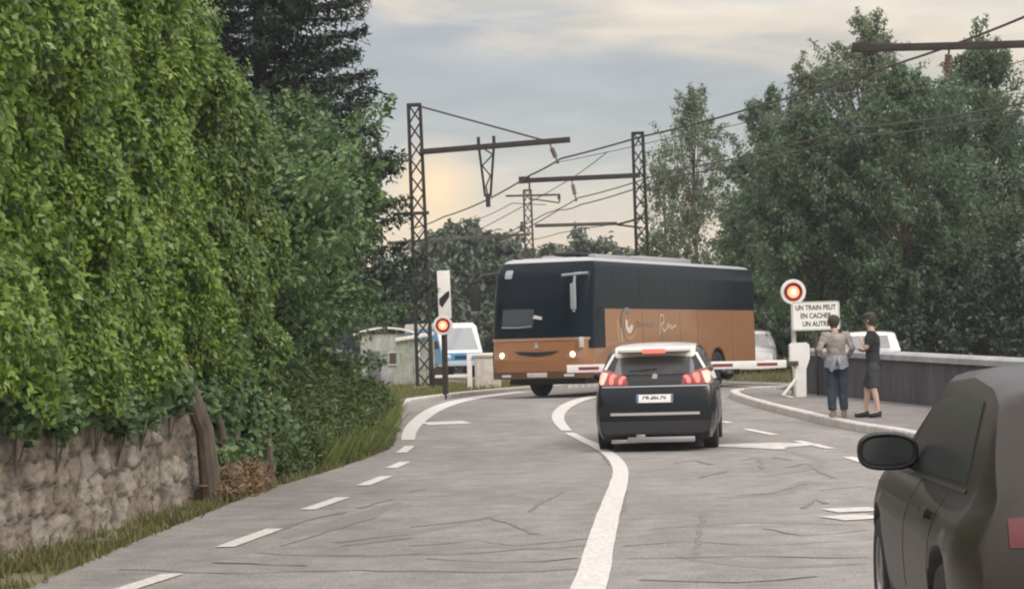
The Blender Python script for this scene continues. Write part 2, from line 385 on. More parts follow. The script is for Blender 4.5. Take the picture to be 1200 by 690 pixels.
# sealed cracks wandering across the lanes
mb = MB()
ck_ = [0]
def crack(pts, wd=.05):
    ck_[0] += 1; zk = .0072 + ck_[0] * .0001
    q = gp(*pts); qq = [q[0]]
    for a, b in zip(q, q[1:]):
        n = max(2, int((b - a).length / .25))
        for k in range(1, n + 1):
            c = a + (b - a) * k / n; qq.append(Vector((c.x + random.uniform(-.02, .02), c.y + random.uniform(-.07, .07))))
    rows = []
    for i, p in enumerate(qq):
        t = (qq[min(i + 1, len(qq) - 1)] - qq[max(i - 1, 0)]).normalized(); nn = Vector((-t.y, t.x)) * wd * .5 * random.uniform(.35, 1.3)
        rows.append([Vector((*(p + nn), tz(p.y) + zk)), Vector((*(p - nn), tz(p.y) + zk))])
    mb.sheet(rows)
for pts, wd in (([(395, 636), (430, 632), (475, 627)], .11), ([(400, 640), (480, 631)], .05), ([(320, 622), (356, 611), (404, 600)], .13), ([(300, 648), (400, 652), (560, 648), (690, 640)], .035),
                ([(140, 668), (260, 672), (420, 668), (560, 672), (680, 668)], .05), ([(330, 640), (440, 607)], .03), ([(420, 596), (460, 585)], .07), ([(480, 640), (560, 634), (600, 640), (690, 632)], .03),
                ([(480, 618), (560, 610), (575, 606)], .035), ([(575, 607), (600, 615), (628, 626)], .07), ([(620, 600), (637, 588), (660, 577)], .05), ([(480, 577), (500, 573)], .06),
                ([(730, 640), (800, 634), (905, 640), (1020, 633)], .03), ([(735, 655), (860, 652), (1020, 655)], .04), ([(860, 581), (905, 578), (945, 567)], .05), ([(893, 620), (940, 628), (1015, 622)], .035),
                ([(920, 548), (948, 543), (960, 553), (975, 560)], .06), ([(824, 600), (820, 625), (815, 655)], .05), ([(905, 536), (925, 539)], .1), ([(940, 596), (955, 585), (966, 590)], .06),
                ([(712, 650), (716, 625), (728, 600), (733, 575)], .05), ([(790, 543), (815, 540), (835, 545)], .07), ([(820, 560), (850, 553)], .05), ([(870, 540), (890, 536), (893, 550)], .06),
                ([(750, 680), (860, 684), (960, 676)], .05), ([(960, 575), (1010, 570)], .04), ([(700, 520), (715, 545)], .06), ([(500, 655), (590, 660), (680, 655)], .045), ([(250, 660), (360, 664)], .05)):
    crack(pts, wd)
tag(mb.build('road_crack_sealing', M_tar, recalc=False), kind='structure')

mb = MB()
mk_ = [0]
def tyremark(pts, wd):
    mk_[0] += 1; zm = .0044 + mk_[0] * .00025
    q = smooth_path(gp(*pts), .3); rows = []
    for i, p in enumerate(q):
        t = (q[min(i + 1, len(q) - 1)] - q[max(i - 1, 0)]).normalized(); nn = Vector((-t.y, t.x, 0)); f = math.sin(math.pi * i / (len(q) - 1)) ** .5 * random.uniform(.7, 1.1) * wd / 2
        rows.append([Vector((*(p + nn * f).xy, tz(p.y) + zm)), Vector((*(p - nn * f).xy, tz(p.y) + zm))])
    mb.sheet(rows)
for pts, wd in (([(330, 632), (420, 606), (470, 588)], .3), ([(390, 642), (500, 622), (590, 602)], .22), ([(420, 655), (560, 640), (680, 646)], .3), ([(840, 583), (905, 580), (950, 563)], .3), ([(760, 620), (880, 612), (1010, 616)], .26),
                ([(790, 650), (900, 664), (1018, 660)], .3), ([(885, 560), (935, 552), (960, 540), (920, 528)], .22)):
    tyremark(pts, wd)
tag(mb.build('tyre_marks', mat('tyre_mark', (.215, .20, .188), .85, vscale=7, c2=(.175, .163, .152)), recalc=False), kind='structure')
# left kerb far, right kerb + pavement
def kerb(mb, pts, wd=.16, ht=.13):
    q = smooth_path(pts, .5); rows = []
    for i, p in enumerate(q):
        t = (q[min(i + 1, len(q) - 1)] - q[max(i - 1, 0)]).normalized(); n = Vector((-t.y, t.x, 0))
        z = tz(p.y); a = p + n * wd / 2; b = p - n * wd / 2
        rows.append([Vector((b.x, b.y, z - .05)), Vector((b.x, b.y, z + ht - .02)), Vector((b.x + n.x * .02, b.y + n.y * .02, z + ht)), Vector((a.x - n.x * .02, a.y - n.y * .02, z + ht)), Vector((a.x, a.y, z + ht - .02)), Vector((a.x, a.y, z - .05))])
    mb.sheet(rows)
    for e_ in (rows[0], rows[-1]): mb.bm.faces.new([mb.bm.verts.new(v) for v in e_])
mb = MB(); kerb(mb, [(eR[i][1] + .1, eR[i][0]) for i in range(1, 14)], .2, .14); tag(mb.build('kerb', M_kerb), kind='structure')
mb = MB(); kerb(mb, [(b - .12, a) for a, b in ((43.2, -2.3), (46, -2.4), (50, -2.42), (54, -1.93), (58, -1.2), (62, -.1), (66, 1.4), (70, 3.8))], .3, .12)
tag(mb.build('kerb', M_kerb), kind='structure')
mb = MB(); rows = []
def wallx(y): return 6.3 + (47.5 - y) * .235
for y in ylist(16, 57, .5):
    l = interp(RX, RV, y) + .2; r_ = min(max(l + .3, wallx(y) + .3), l + 30)
    rows.append([Vector((l + (r_ - l) * k / 4, y, tz(y) + .137)) for k in range(5)])
mb.sheet(rows); tag(mb.build('pavement', M_path), kind='structure')
# pale gravel strip beside the far left kerb
mb = MB(); rows = []
for y in ylist(43, 66, .5):
    r_ = interp(LX, LV, y) - .27; rows.append([Vector((r_ - 2.2 + k * 1.1, y, tz(y) + .06 - (0.05 if k == 0 else 0))) for k in range(3)])
mb.sheet(rows); tag(mb.build('gravel_path', mat('pale_gravel', (.42, .37, .30), .95, vscale=6, c2=(.26, .24, .19), bump=1, bscale=30)), kind='structure')

# railway: ballast bed and rails (right track runs on towards the viewer, left track starts behind the crossing)
def trk(Y): return interp([20, 38, 46, 55, 68, 79, 107, 180], [17, 12.6, 10.4, 7.9, 5.0, 2.9, -1.2, -10], Y)
M_bal = mat('ballast', (.20, .17, .15), .95, vscale=9, c2=(.09, .08, .07), bump=1.5, bscale=18)
for k, (dx, y0) in enumerate(((0, 20), (-4.4, 76))):
    mb = MB(); rows = []
    for y in ylist(y0, 178, 2):
        if 55 < y < 67 and k == 0: zz_ = -.02
        else: zz_ = .03
        x = trk(y) + dx; rows.append([Vector((x + q, y, tz(y) + zz_ * (abs(q) < 1.6) - .01)) for q in (-2, -1.5, 0, 1.5, 2)])
    mb.sheet(rows); tag(mb.build('ballast_bed', M_bal), kind='structure')
    mb = MB()
    for s in (-.72, .72):
        mb.tube([(trk(y) + dx + s, y, tz(y) + (.03 if k or not 54 < y < 68 else -.02)) for y in ylist(y0, 178, 2)], .045, 4)
    tag(mb.build('rail_track', M_steel), kind='structure')

# ------------------------------------------------------------------ left side: stone wall, verge, hedges, trees
def wall_l(y): return interp([5, 12, 21, 26, 31, 36], [-5.4, -4.75, -3.86, -3.42, -3.0, -2.6], y)
ny, nz = 420, 46
yy = np.linspace(8, 29.4, ny); z_ = np.linspace(-.1, 1.28, nz)
seeds = []
r2 = np.random.default_rng(5); zc = 0.0
while zc < 1.35:
    hh = r2.uniform(.16, .30); yc = 8 + r2.uniform(0, .4)
    while yc < 31:
        ww_ = r2.uniform(.22, .6); seeds.append((yc + ww_ / 2, zc + hh / 2 + r2.uniform(-.05, .05), r2.uniform(-.05, .06))); yc += ww_
    zc += hh
S = np.array(seeds)
YY, ZZ = np.meshgrid(yy, z_, indexing='ij')
Yf, Zf = YY.ravel() + .03 * np.sin(ZZ.ravel() * 23 + YY.ravel() * 9), ZZ.ravel() + .02 * np.sin(YY.ravel() * 31)
D1 = np.full(Yf.shape, 9.); D2 = D1.copy(); ID = np.zeros(Yf.shape, int)
for i, (a, b, c) in enumerate(S):
    mk = np.abs(Yf - a) < 1.2
    d = np.hypot((Yf[mk] - a) * .62, Zf[mk] - b); d1 = D1[mk]; d2 = D2[mk]; idm = ID[mk]
    nb = d < d1; d2 = np.where(nb, d1, np.minimum(d2, d)); idm = np.where(nb, i, idm); d1 = np.where(nb, d, d1)
    D1[mk] = d1; D2[mk] = d2; ID[mk] = idm
edge = np.clip((D2 - D1) / .05, 0, 1); hgt = edge ** .3 * .035 + S[ID, 2] * edge * .8 + r2.normal(0, .008, Yf.shape) + .018 * np.sin(Yf * 17 + 3 * np.sin(Zf * 13)) * np.sin(Zf * 29 + 2 * np.sin(Yf * 11)) + .012 * np.sin(Yf * 47 + Zf * 31)
mb = MB(); rows = []
for i in range(ny):
    r_ = []
    for j in range(nz):
        k = i * nz + j; y = yy[i]; z = z_[j]
        r_.append(Vector((wall_l(y) - .04 - z * .08 + hgt[k], y, z)))
    top = r_[-1]; r_ += [Vector((top.x - .2, y, 1.3)), Vector((top.x - .55, y, 1.25)), Vector((top.x - .6, y, -.1))]
    rows.append(r_)
mb.sheet(rows)
wo = mb.build('stone_wall', mat('rubble_stone', (.42, .345, .265), .92, bump=.9, bscale=28), ang=180)
tag(wo, 'rough rubble stone retaining wall beneath the leafy hedge on the left', 'wall')
tone = np.zeros(ny * (nz + 3), np.float32); jt = np.zeros(ny * (nz + 3), np.float32)
sv_ = r2.uniform(0, 1, len(S))
for i in range(ny):
    tone[i * (nz + 3): i * (nz + 3) + nz] = sv_[ID[i * nz:(i + 1) * nz]]; jt[i * (nz + 3): i * (nz + 3) + nz] = edge[i * nz:(i + 1) * nz]
    tone[i * (nz + 3) + nz: (i + 1) * (nz + 3)] = .4; jt[i * (nz + 3) + nz: (i + 1) * (nz + 3)] = .8
for nm, ar in (('stone', tone), ('joint', jt)):
    a_ = wo.data.attributes.new(nm, 'FLOAT', 'POINT'); a_.data.foreach_set('value', ar)
t = wo.data.materials[0].node_tree; p_ = t.nodes['Principled BSDF']
co = t.nodes.new('ShaderNodeTexCoord'); nn_ = t.nodes.new('ShaderNodeTexNoise'); nn_.inputs['Scale'].default_value = 7; nn_.inputs['Detail'].default_value = 8; nn_.inputs['Roughness'].default_value = .7
t.links.new(co.outputs['Object'], nn_.inputs['Vector'])
a1n = t.nodes.new('ShaderNodeAttribute'); a1n.attribute_name = 'stone'; a2n = t.nodes.new('ShaderNodeAttribute'); a2n.attribute_name = 'joint'
ad = t.nodes.new('ShaderNodeMath'); ad.operation = 'MULTIPLY_ADD'; ad.inputs[1].default_value = .5; t.links.new(a1n.outputs['Fac'], ad.inputs[0])
sb = t.nodes.new('ShaderNodeMath'); sb.operation = 'MULTIPLY_ADD'; sb.inputs[1].default_value = 1.2; sb.inputs[2].default_value = -.35; t.links.new(nn_.outputs[0], sb.inputs[0]); t.links.new(sb.outputs[0], ad.inputs[2])
rr_ = t.nodes.new('ShaderNodeValToRGB'); rr_.color_ramp.elements[0].color = (.13, .11, .08, 1); rr_.color_ramp.elements[1].color = (.44, .37, .29, 1); e = rr_.color_ramp.elements.new(.45); e.color = (.27, .22, .165, 1); e = rr_.color_ramp.elements.new(.62); e.color = (.30, .27, .22, 1)
t.links.new(ad.outputs[0], rr_.inputs[0])
mx_ = t.nodes.new('ShaderNodeMix'); mx_.data_type = 'RGBA'; mx_.inputs['A'].default_value = (.055, .055, .035, 1); t.links.new(rr_.outputs[0], mx_.inputs['B'])
t.links.new(a2n.outputs['Fac'], mx_.inputs['Factor']); t.links.new(mx_.outputs['Result'], p_.inputs['Base Color'])


M_laurel = leafmat('laurel_leaf', (.048, .096, .016), (.28, .42, .07), (.70, .74, .38), trans=.36, rough=.36, cl=2.2, spec=.5)
M_laurel2 = leafmat('laurel_leaf_deeper', (.045, .09, .022), (.20, .30, .065), (.46, .52, .2), trans=.34, rough=.4, cl=2.0, spec=.5)
M_dkgreen = leafmat('dark_leaf', (.04, .078, .034), (.20, .31, .115), (.40, .50, .26), trans=.3, rough=.5, cl=.8)
M_conif = leafmat('conifer_leaf', (.014, .028, .022), (.045, .075, .05), trans=.12, rough=.6, cl=1.0)
M_olive = leafmat('airy_leaf', (.05, .085, .04), (.16, .22, .10), (.28, .32, .17), trans=.4, cl=1.0)
M_bramb = leafmat('bramble_leaf', (.04, .065, .02), (.14, .20, .06), (.32, .35, .15), trans=.3, cl=1.6)
M_bark = mat('bark', (.10, .08, .062), .9, var=.4, vscale=9, bump=1, bscale=14, stretch=(1, 1, .25))
M_barkl = mat('grey_bark', (.20, .18, .155), .9, var=.35, vscale=9, bump=1, bscale=14, stretch=(1, 1, .25))

def hedge(name, label, cat, y0, y1, ztop, fx, m, n, zbot=.95, size=.13, thick=1.1, bumps=.3, trunks=(), group=None, aspect=.5, endl=True):
    """a wall-like body of leaves between y0 and y1 with its face at fx(y), thick towards -x"""
    root = empty(name, (fx((y0 + y1) / 2) - thick / 2, (y0 + y1) / 2, 0), 0, label, cat, group)
    ox, oy = root.location.x, root.location.y
    nb = int((y1 - y0) * (ztop(y0) - zbot) * 1.3) + 6
    B = np.column_stack([r3.uniform(y0, y1, nb), r3.uniform(zbot, max(ztop(y0), ztop(y1)), nb), r3.uniform(.4, .95, nb), r3.uniform(.3, 1, nb)])
    u = rng.uniform(y0, y1, n); zt = np.array([ztop(v) for v in np.linspace(y0, y1, 40)]); zt = np.interp(u, np.linspace(y0, y1, 40), zt)
    zt = zt + .22 * np.sin(u * 5.1) + .15 * np.sin(u * 11.3 + 1)
    zb = zbot + .15 * np.sin(u * 3.7) + .1 * np.sin(u * 8.9)
    v = zb + (zt - zb) * rng.uniform(0, 1, n) ** .92
    bump = np.zeros(n)
    gx = np.zeros(n); gz = np.zeros(n)
    for a, b, r_, s in B:
        d = np.hypot(u - a, v - b) / r_; k = np.clip(1 - d * d, 0, 1); bump = np.maximum(bump, k * s * bumps)
    edge = np.minimum(1, (zt - v) / .7); endf = np.minimum(1, np.minimum((u - y0), (y1 - u)) / .5 + .15)
    dep = rng.exponential(.16, n) + .22 * np.clip(np.sin(u * 7.3 + np.sin(v * 2.1) * 1.5) * np.sin(v * 5.7 + u * 1.9), 0, 1); dep = np.minimum(dep, .8)
    fxv = np.interp(u, np.linspace(y0, y1, 30), [fx(q) for q in np.linspace(y0, y1, 30)])
    x = fxv + bump - dep - (1 - edge) ** 2 * thick * rng.uniform(.1, 1, n) - (1 - endf) ** 2 * .7
    # back and filling so it is a body from the side too
    fill = rng.uniform(0, 1, n) < .17; x = np.where(fill, fxv - rng.uniform(.3, thick + .2, n), x)
    pts = np.column_stack([x - ox, u - oy, v]); nr = np.tile(np.array([[.75, -.45, .4]]), (n, 1))
    leaves('crown', pts, nr, size, m, root, aspect=aspect, jitter=.65, droop=.5)
    t = MB()
    for (ty, lean, r_) in trunks:
        bx = wall_l(ty) + .22
        t.tube([(bx - ox, ty - oy, -.1), (bx - ox - .05, ty - oy + lean * .5, .8), (bx - ox - .3, ty - oy + lean, 1.6), (bx - ox - .7, ty - oy + lean * 1.2, 3.2)], [r_ * 1.3, r_, r_ * .9, r_ * .5], 10)
    if not trunks:
        for ty in np.arange(y0 + .6, y1, 1.1):
            t.tube([(-.55, ty - oy, 0), (-.5, ty - oy + .1, 1.5), (-.3, ty - oy, ztop(ty) * .75)], [.07, .05, .02], 7)
    t.build('trunk', M_bark, root)
    return root
r3 = np.random.default_rng(3)
fl = lambda y: wall_l(y) - .02
hedge('laurel_hedge', 'tall bright green laurel hedge nearest the camera above the stone wall', 'hedge', 12.5, 19.8, lambda y: 7.2, fl, M_laurel, 90000, size=.085, zbot=1.25, bumps=.5)
hedge('laurel_tree', 'bright yellow-green laurel with a dark trunk rising in front of the stone wall', 'tree', 19.3, 25.3, lambda y: 6.6 - max(0, y - 21.5) * .15, fl, M_laurel, 150000, size=.074, zbot=1.28, bumps=.5, trunks=((24.4, -.35, .10), (25.2, -.2, .04)))
hedge('laurel_tree', 'green leafy laurel at the far end of the stone wall beside the darker shrubs', 'tree', 24.9, 29.0, lambda y: 6.1 - (y - 25) * .5, fl, M_laurel2, 100000, size=.076, zbot=1.1, bumps=.5, trunks=((27.6, .2, .06),))

def blobtree(name, label, cat, base, m, trunkh, clumps, size, bark=None, tr=.14, jitter=.9, aspect=.55, group=None, shell=.4, limbs=True, droop=.2, nscale=1.0, up=.6):
    root = empty(name, (base[0], base[1], tz(base[1])), 0, label, cat, group)
    P_, Nn = [], []
    for c, r_, n in clumps:
        # every clump is itself a handful of leaf sprays with gaps between
        k = max(4, int(n / 160)); sub, _ = ell_pts(c, r_, k, .25); rr = min(r_) * .42
        for q in sub:
            kk = int(n * nscale / k) + 1; dr = (q - np.array(c)) / np.array(r_) * .8 + np.array([q[0], q[1], 0]) / (abs(q[0]) + abs(q[1]) + .5) * .4 + np.array([0, 0, up]) + rng.normal(0, .35, 3)
            dr /= np.linalg.norm(dr) + 1e-6; ln = rr * rng.uniform(1.2, 3.0); u_ = rng.uniform(-.35, 1, kk)[:, None]
            d = rng.normal(0, 1, (kk, 3)); p = q + dr * u_ * ln + d * rr * .40 * (1.15 - np.clip(u_, 0, 1) * .85)
            P_.append(p); Nn.append(d * .6 + np.array([0, 0, .8]))
    leaves('crown', np.vstack(P_), np.vstack(Nn), size, m, root, aspect=aspect, jitter=jitter, droop=droop)
    t = MB(); top = max(clumps, key=lambda c: c[0][2])[0]
    path = [Vector((0, 0, -.1)), Vector((random.uniform(-.1, .1), 0, trunkh * .5)), Vector((top[0] * .3, top[1] * .3, trunkh)), Vector((top[0], top[1], top[2]))]
    t.tube(path, [tr * 1.3, tr, tr * .85, tr * .15], 9)
    if limbs:
        for c, r_, n in clumps:
            c = Vector(c); f = min(.95, max(.15, (c.z - 1.0) / max(top[2], .1) * .75)); h_ = f * top[2]
            s = path[1].lerp(path[2], f) if h_ < trunkh else path[2].lerp(path[3], min(1, (h_ - trunkh) / max(.1, top[2] - trunkh)))
            s = Vector((s.x, s.y, min(h_, c.z)))
            mid = s.lerp(c, .5) + Vector((0, 0, -.15))
            t.tube([s, mid, c], [tr * .35, tr * .22, tr * .08], 6)
    t.build('trunk', bark or M_bark, root)
    return root
def clumps(n, c, r_, rad, cnt, seed=0, flat=1):
    q = np.random.default_rng(seed); o = []
    for i in range(n):
        d = q.normal(0, 1, 3); d /= np.linalg.norm(d); f = q.uniform(.25, 1) ** .6
        s = q.uniform(.7, 1.25) * rad
        o.append(((c[0] + d[0] * r_[0] * f, c[1] + d[1] * r_[1] * f, c[2] + d[2] * r_[2] * f), (s, s, s * flat), int(cnt * q.uniform(.7, 1.3))))
    return o
# darker shrubs further along
blobtree('leafy_shrub', 'broad mid-green leafy tree just past the laurels on the left verge', 'tree', (-3.9, 33.2), M_dkgreen, 1.6,
         clumps(26, (0, 0, 3.0), (1.25, 1.8, 2.1), .75, 1900, 1), .11, tr=.12)
blobtree('leafy_shrub', 'dark green tree overhanging the verge between laurels and lattice mast', 'tree', (-4.0, 38.2), M_dkgreen, 1.6,
         clumps(26, (.15, 0, 3.1), (1.5, 2.0, 2.3), .8, 1500, 2), .12, tr=.12)
blobtree('light_leaved_tree', 'tree with sparse light leaves hanging out towards the lattice mast', 'tree', (-5.1, 44), M_olive, 2.6,
         clumps(26, (.9, 0, 4.6), (1.55, 1.6, 2.2), .55, 330, 4), .12, tr=.11, shell=.1)
def conifer(name, label, x, y, hgt, rad, zlow, m, seed, n=120000):
    root = empty(name, (x, y, tz(y)), 0, label, 'tree'); q = np.random.default_rng(seed); P_, Nn = [], []; t = MB()
    t.tube([(0, 0, -.1), (.05, 0, hgt * .5), (0, 0, hgt)], [.22, .14, .03], 10)
    nb = 300
    for i in range(nb):
        f = i / nb; z = zlow + (hgt - zlow) * f; a = i * 2.4 + q.uniform(-.3, .3); ln = rad * (1 - f) ** .75 * q.uniform(.75, 1.1) + .15
        end = np.array([math.cos(a) * ln, math.sin(a) * ln, z - ln * .06 + .5 * (ln / rad)])
        st = np.array([0, 0, z + .1]); k = int(n / nb * (.4 + 1.2 * (1 - f)))
        s = q.uniform(.15, 1, k) ** .8; base = st + (end - st) * s[:, None]; base[:, 2] += .2 * s ** 2
        side = np.array([-math.sin(a), math.cos(a), 0]); wv = q.normal(0, .16, k) * ln * (1.15 - s) + q.normal(0, .06, k)
        base += side * wv[:, None]; base[:, 2] -= np.abs(q.normal(0, .13, k)) + np.abs(wv) * .25
        P_.append(base); Nn.append(np.tile([0, 0, 1.], (k, 1)))
        t.tube([st, (st + end) / 2, end], [.04, .025, .01], 5)
    leaves('crown', np.vstack(P_), np.vstack(Nn), .125, m, root, aspect=.36, jitter=.8, droop=.5)
    t.build('trunk', M_bark, root); return root
conifer('dark_conifer', 'tall dark conifer with drooping branches behind the shrubs on the left', -5.1, 45.5, 15.5, 3.3, 2.2, M_conif, 5)
conifer('dark_conifer', 'second dark conifer mostly hidden behind the tops of the laurels', -8.6, 41, 13.5, 3.0, 2.2, M_conif, 6, 60000)

def bushrow(name, label, pts, m, size, aspect=.4, cat='bush'):
    root = empty(name, (pts[0][0][0], pts[0][0][1], 0), 0, label, cat); P_, Nn = [], []; o = np.array([pts[0][0][0], pts[0][0][1], 0])
    t = MB()
    for c, r_, n in pts:
        p, d = ell_pts(c, r_, n, .3); p = p[p[:, 2] > tz(c[1])]; P_.append(p - o); Nn.append((p - np.array(c)) / np.array(r_) + [0, 0, .6])
        for k in range(4):
            a = random.uniform(0, 6.28); t.tube([(c[0] - o[0] - (.1 if cat == 'ivy' else 0), c[1] - o[1], max(tz(c[1]) - .05, c[2] - r_[2] - .25)), (c[0] - o[0] + math.cos(a) * r_[0] * .6, c[1] - o[1] + math.sin(a) * r_[1] * .6, c[2] + r_[2] * .5)], [.008 if cat == 'ivy' else .02, .004], 5)
    leaves('foliage', np.vstack(P_), np.vstack(Nn), size, m, root, aspect=aspect, jitter=.6, droop=-.2)
    if len(pts) > 1: t.tube([(c[0] - o[0] - (.12 if cat == 'ivy' else 0), c[1] - o[1], max(tz(c[1]), (1.3 if cat == 'ivy' else c[2] - r_[2] * .8))) for c, r_, n in pts], .012, 5)
    t.build('stem', M_bark, root); return root
q = np.random.default_rng(8)
bp = []
for y in np.arange(28.2, 41.5, .45):
    x = interp(LX, LV, y) - .42 - .05 * q.uniform(); hgt = q.uniform(.35, .75) * (1 if y > 30 else .7)
    bp.append(((x - .1, y, tz(y) + hgt * .6), (.42, .5, hgt), 1500))
    bp.append(((x - .8, y, tz(y) + hgt * 1.1), (.5, .6, hgt * 1.3), 1300))
bushrow('bramble_bush', 'low tangled green brambles spilling down to the edge of the road', bp, M_bramb, .13, .25)
bp = []
for y in np.arange(41.5, 47.5, .5):
    x = interp(LX, LV, y) - .75; bp.append(((x - .2, y, tz(y) + .25), (.45, .5, .42), 900)); bp.append(((x - 1.2, y, tz(y) + .5), (.7, .6, .7), 900))
bushrow('weed_patch', 'yellowish green weeds where the verge meets the kerb near the crossing', bp, M_grass, .14, .15)
# ivy and dry growth over the wall
bp = [((wall_l(y) + .1, y, z), (.16, .5, .28), n) for y, z, n in sorted(((25.8, .95, 700), (26.6, 1.1, 700), (27.4, .7, 500), (28.6, .8, 900), (29.4, .55, 900), (24.9, 1.15, 500), (25.4, .5, 500), (27.0, .35, 500), (28.2, .4, 500), (23.4, 1.25, 500), (22.2, 1.2, 600), (20.6, 1.25, 550), (21.3, 1.1, 500), (19.4, 1.15, 500), (18.3, 1.2, 500), (26.3, .4, 450), (27.6, .9, 700)))]
bushrow('ivy', 'dark ivy hanging over the end of the stone wall', bp, M_dkgreen, .09, .7, 'ivy')
bp = [((wall_l(y) + .28, y, .12), (.25, .4, .26), 650) for y in (24.6, 25.2, 25.8, 26.3)]
bushrow('dry_shrub', 'small brown dried shrub at the foot of the stone wall', bp, leafmat('dry_twig', (.14, .085, .04), (.26, .17, .09), trans=.2), .12, .15, 'shrub')

def grass(name, n, area, m, hmin, hmax, wd=.012):
    """area(k) -> k ground points"""
    p = area(n); n = len(p); a = rng.uniform(0, 6.28, n); hh = rng.uniform(hmin, hmax, n) * rng.uniform(.5, 1, n)
    ln = rng.normal(0, .35, (n, 2)) * hh[:, None]; sx = np.cos(a) * wd; sy = np.sin(a) * wd
    v = np.empty((n, 4, 3)); v[:, 0] = p + np.column_stack([sx, sy, 0 * a]); v[:, 1] = p - np.column_stack([sx, sy, 0 * a])
    v[:, 2] = p + np.column_stack([ln[:, 0] - sx * .2, ln[:, 1] - sy * .2, hh]); v[:, 3] = p + np.column_stack([ln[:, 0] + sx * .2, ln[:, 1] + sy * .2, hh])
    me = bpy.data.meshes.new(name); me.vertices.add(n * 4); me.vertices.foreach_set('co', v.reshape(-1)); me.loops.add(n * 4)
    me.loops.foreach_set('vertex_index', np.arange(n * 4, dtype=np.int32)); me.polygons.add(n); me.polygons.foreach_set('loop_start', np.arange(0, n * 4, 4, dtype=np.int32))
    me.update(calc_edges=True); at = me.attributes.new('tone', 'FLOAT', 'FACE'); at.data.foreach_set('value', rng.uniform(0, 1, n).astype(np.float32))
    me.materials.append(m); o = bpy.data.objects.new(name, me); col.objects.link(o); return tag(o, kind='stuff')
tzv = lambda y: .38 * (lambda t: t * t * (3 - 2 * t))(np.clip((y - 30) / 22, 0, 1))
def a1(n):
    y = rng.uniform(11, 40, n); l = np.interp(y, [5, 12, 21, 26, 31, 36, 42], [-5.4, -4.75, -3.86, -3.42, -3.0, -2.6, -2.6]) + .05; r_ = np.interp(y, LX, LV)
    t = rng.uniform(0, 1, n) ** .8; x = l + (r_ - l) * t * rng.uniform(.9, 1.1, n)
    return np.column_stack([x, y, tzv(y) - .02])
grass('verge_grass', 20000, lambda n: (lambda p: p[(np.sin(p[:, 0] * 9) + np.sin(p[:, 1] * 4.1) + np.sin(p[:, 1] * 1.7 + 2) + rng.normal(0, .7, len(p))) > -.4])(a1(n)), M_grassd, .03, .15)
def a2(n):
    y = rng.uniform(43, 95, n); r_ = np.interp(y, LX, LV) - 1.0 + .6 * (rng.uniform(0, 1, n) < .2); x = r_ - rng.exponential(3.5, n)
    return np.column_stack([x, y, tzv(y) - .02])
def a3(n):
    y = rng.uniform(30.5, 46.5, n); r_ = np.interp(y, LX, LV); x = r_ - .12 - rng.exponential(.42, n)
    return np.column_stack([x, y, tzv(y) - .02 + np.clip((r_ - x) * .75, 0, 1.1) * rng.uniform(0, 1, n)])
grass('bank_grass', 26000, a3, leafmat('bank_grass_blades', (.09, .12, .035), (.24, .28, .09), (.42, .38, .18), trans=.35, cl=1.2), .18, .5, .012)
grass('far_verge_grass', 60000, a2, M_grass, .08, .3, .02)
grass('trackside_grass', 30000, lambda n: (lambda y: np.column_stack([np.interp(y, [20, 38, 46, 55, 68, 79, 107], [17, 12.6, 10.4, 8.2, 5, 2.9, -1.2]) + 2.2 + rng.exponential(5, n), y, tzv(y) - .02]))(rng.uniform(30, 100, n)), M_grassd, .1, .4, .02)

# ------------------------------------------------------------------ railway masts
def lattice(mb, H, w0, w1, a=.045):
    c0 = [(sx * w0 / 2, sy * w0 / 2, 0) for sx, sy in ((-1, -1), (1, -1), (1, 1), (-1, 1))]
    c1 = [(sx * w1 / 2, sy * w1 / 2, H) for sx, sy in ((-1, -1), (1, -1), (1, 1), (-1, 1))]
    for p, q_ in zip(c0, c1): mb.tube([p, q_], a, 4)
    n = max(6, int(H / .52))
    for i in range(n):
        for k in range(4):
            p = Vector(c0[k]).lerp(Vector(c1[k]), (i + (0)) / n); q_ = Vector(c0[(k + 1) % 4]).lerp(Vector(c1[(k + 1) % 4]), (i + 1) / n)
            if i % 2: p = Vector(c0[(k + 1) % 4]).lerp(Vector(c1[(k + 1) % 4]), i / n); q_ = Vector(c0[k]).lerp(Vector(c1[k]), (i + 1) / n)
            mb.tube([p, q_], a * .55, 4)
    mb.box((0, 0, H), (w1 + .08, w1 + .08, .07))
def zof(px, py, Y): return P(px, py, Y).z - tz(Y)
def mast(label, px, Y, H, m, w0=.42, w1=.34, lean=0):
    x = P(px, 400, Y).x; root = empty('catenary_mast', (x, Y, tz(Y)), 0, label, 'mast', 'lattice masts carrying the railway wires')
    root.rotation_euler = (0, R(lean), 0)
    mb = MB(); lattice(mb, H, w0, w1); mb.build('lattice_post', m, root)
    b = MB(); b.box((0, 0, -.02), (.8, .8, .3), bev=.03); b.build('concrete_footing', M_kerb, root)
    return root
def beam(root, x0, x1, z0, z1, m, r_=.07, name='cross_arm', y=-.24):
    mb = MB(); L_ = x1 - x0; c = Vector(((x0 + x1) / 2, y, (z0 + z1) / 2)); a = math.atan2(z1 - z0, L_)
    mb.box(c, (math.hypot(L_, z1 - z0), r_ * 1.6, r_ * 2), Matrix.Rotation(-a, 3, 'Y'), .01)
    return mb.build(name, m, root)
def insul(root, p0, p1, m=None):
    p0, p1 = Vector(p0), Vector(p1); mb = MB(); mb.tube([p0, p1], .025, 6)
    for k in range(5): c = p0.lerp(p1, .3 + k * .1); d = (p1 - p0).normalized() * .025; mb.tube([c - d, c + d], .075, 10)
    mb.ball(p1, .06, 1)
    return mb.build('insulator', M_ins, root)
YA = 68.; A = mast('tall lattice railway mast standing left of the coach beside the raised white board', 497, YA, zof(490, 123, YA), M_steel, .46, .36, -.8)
sA = F / YA
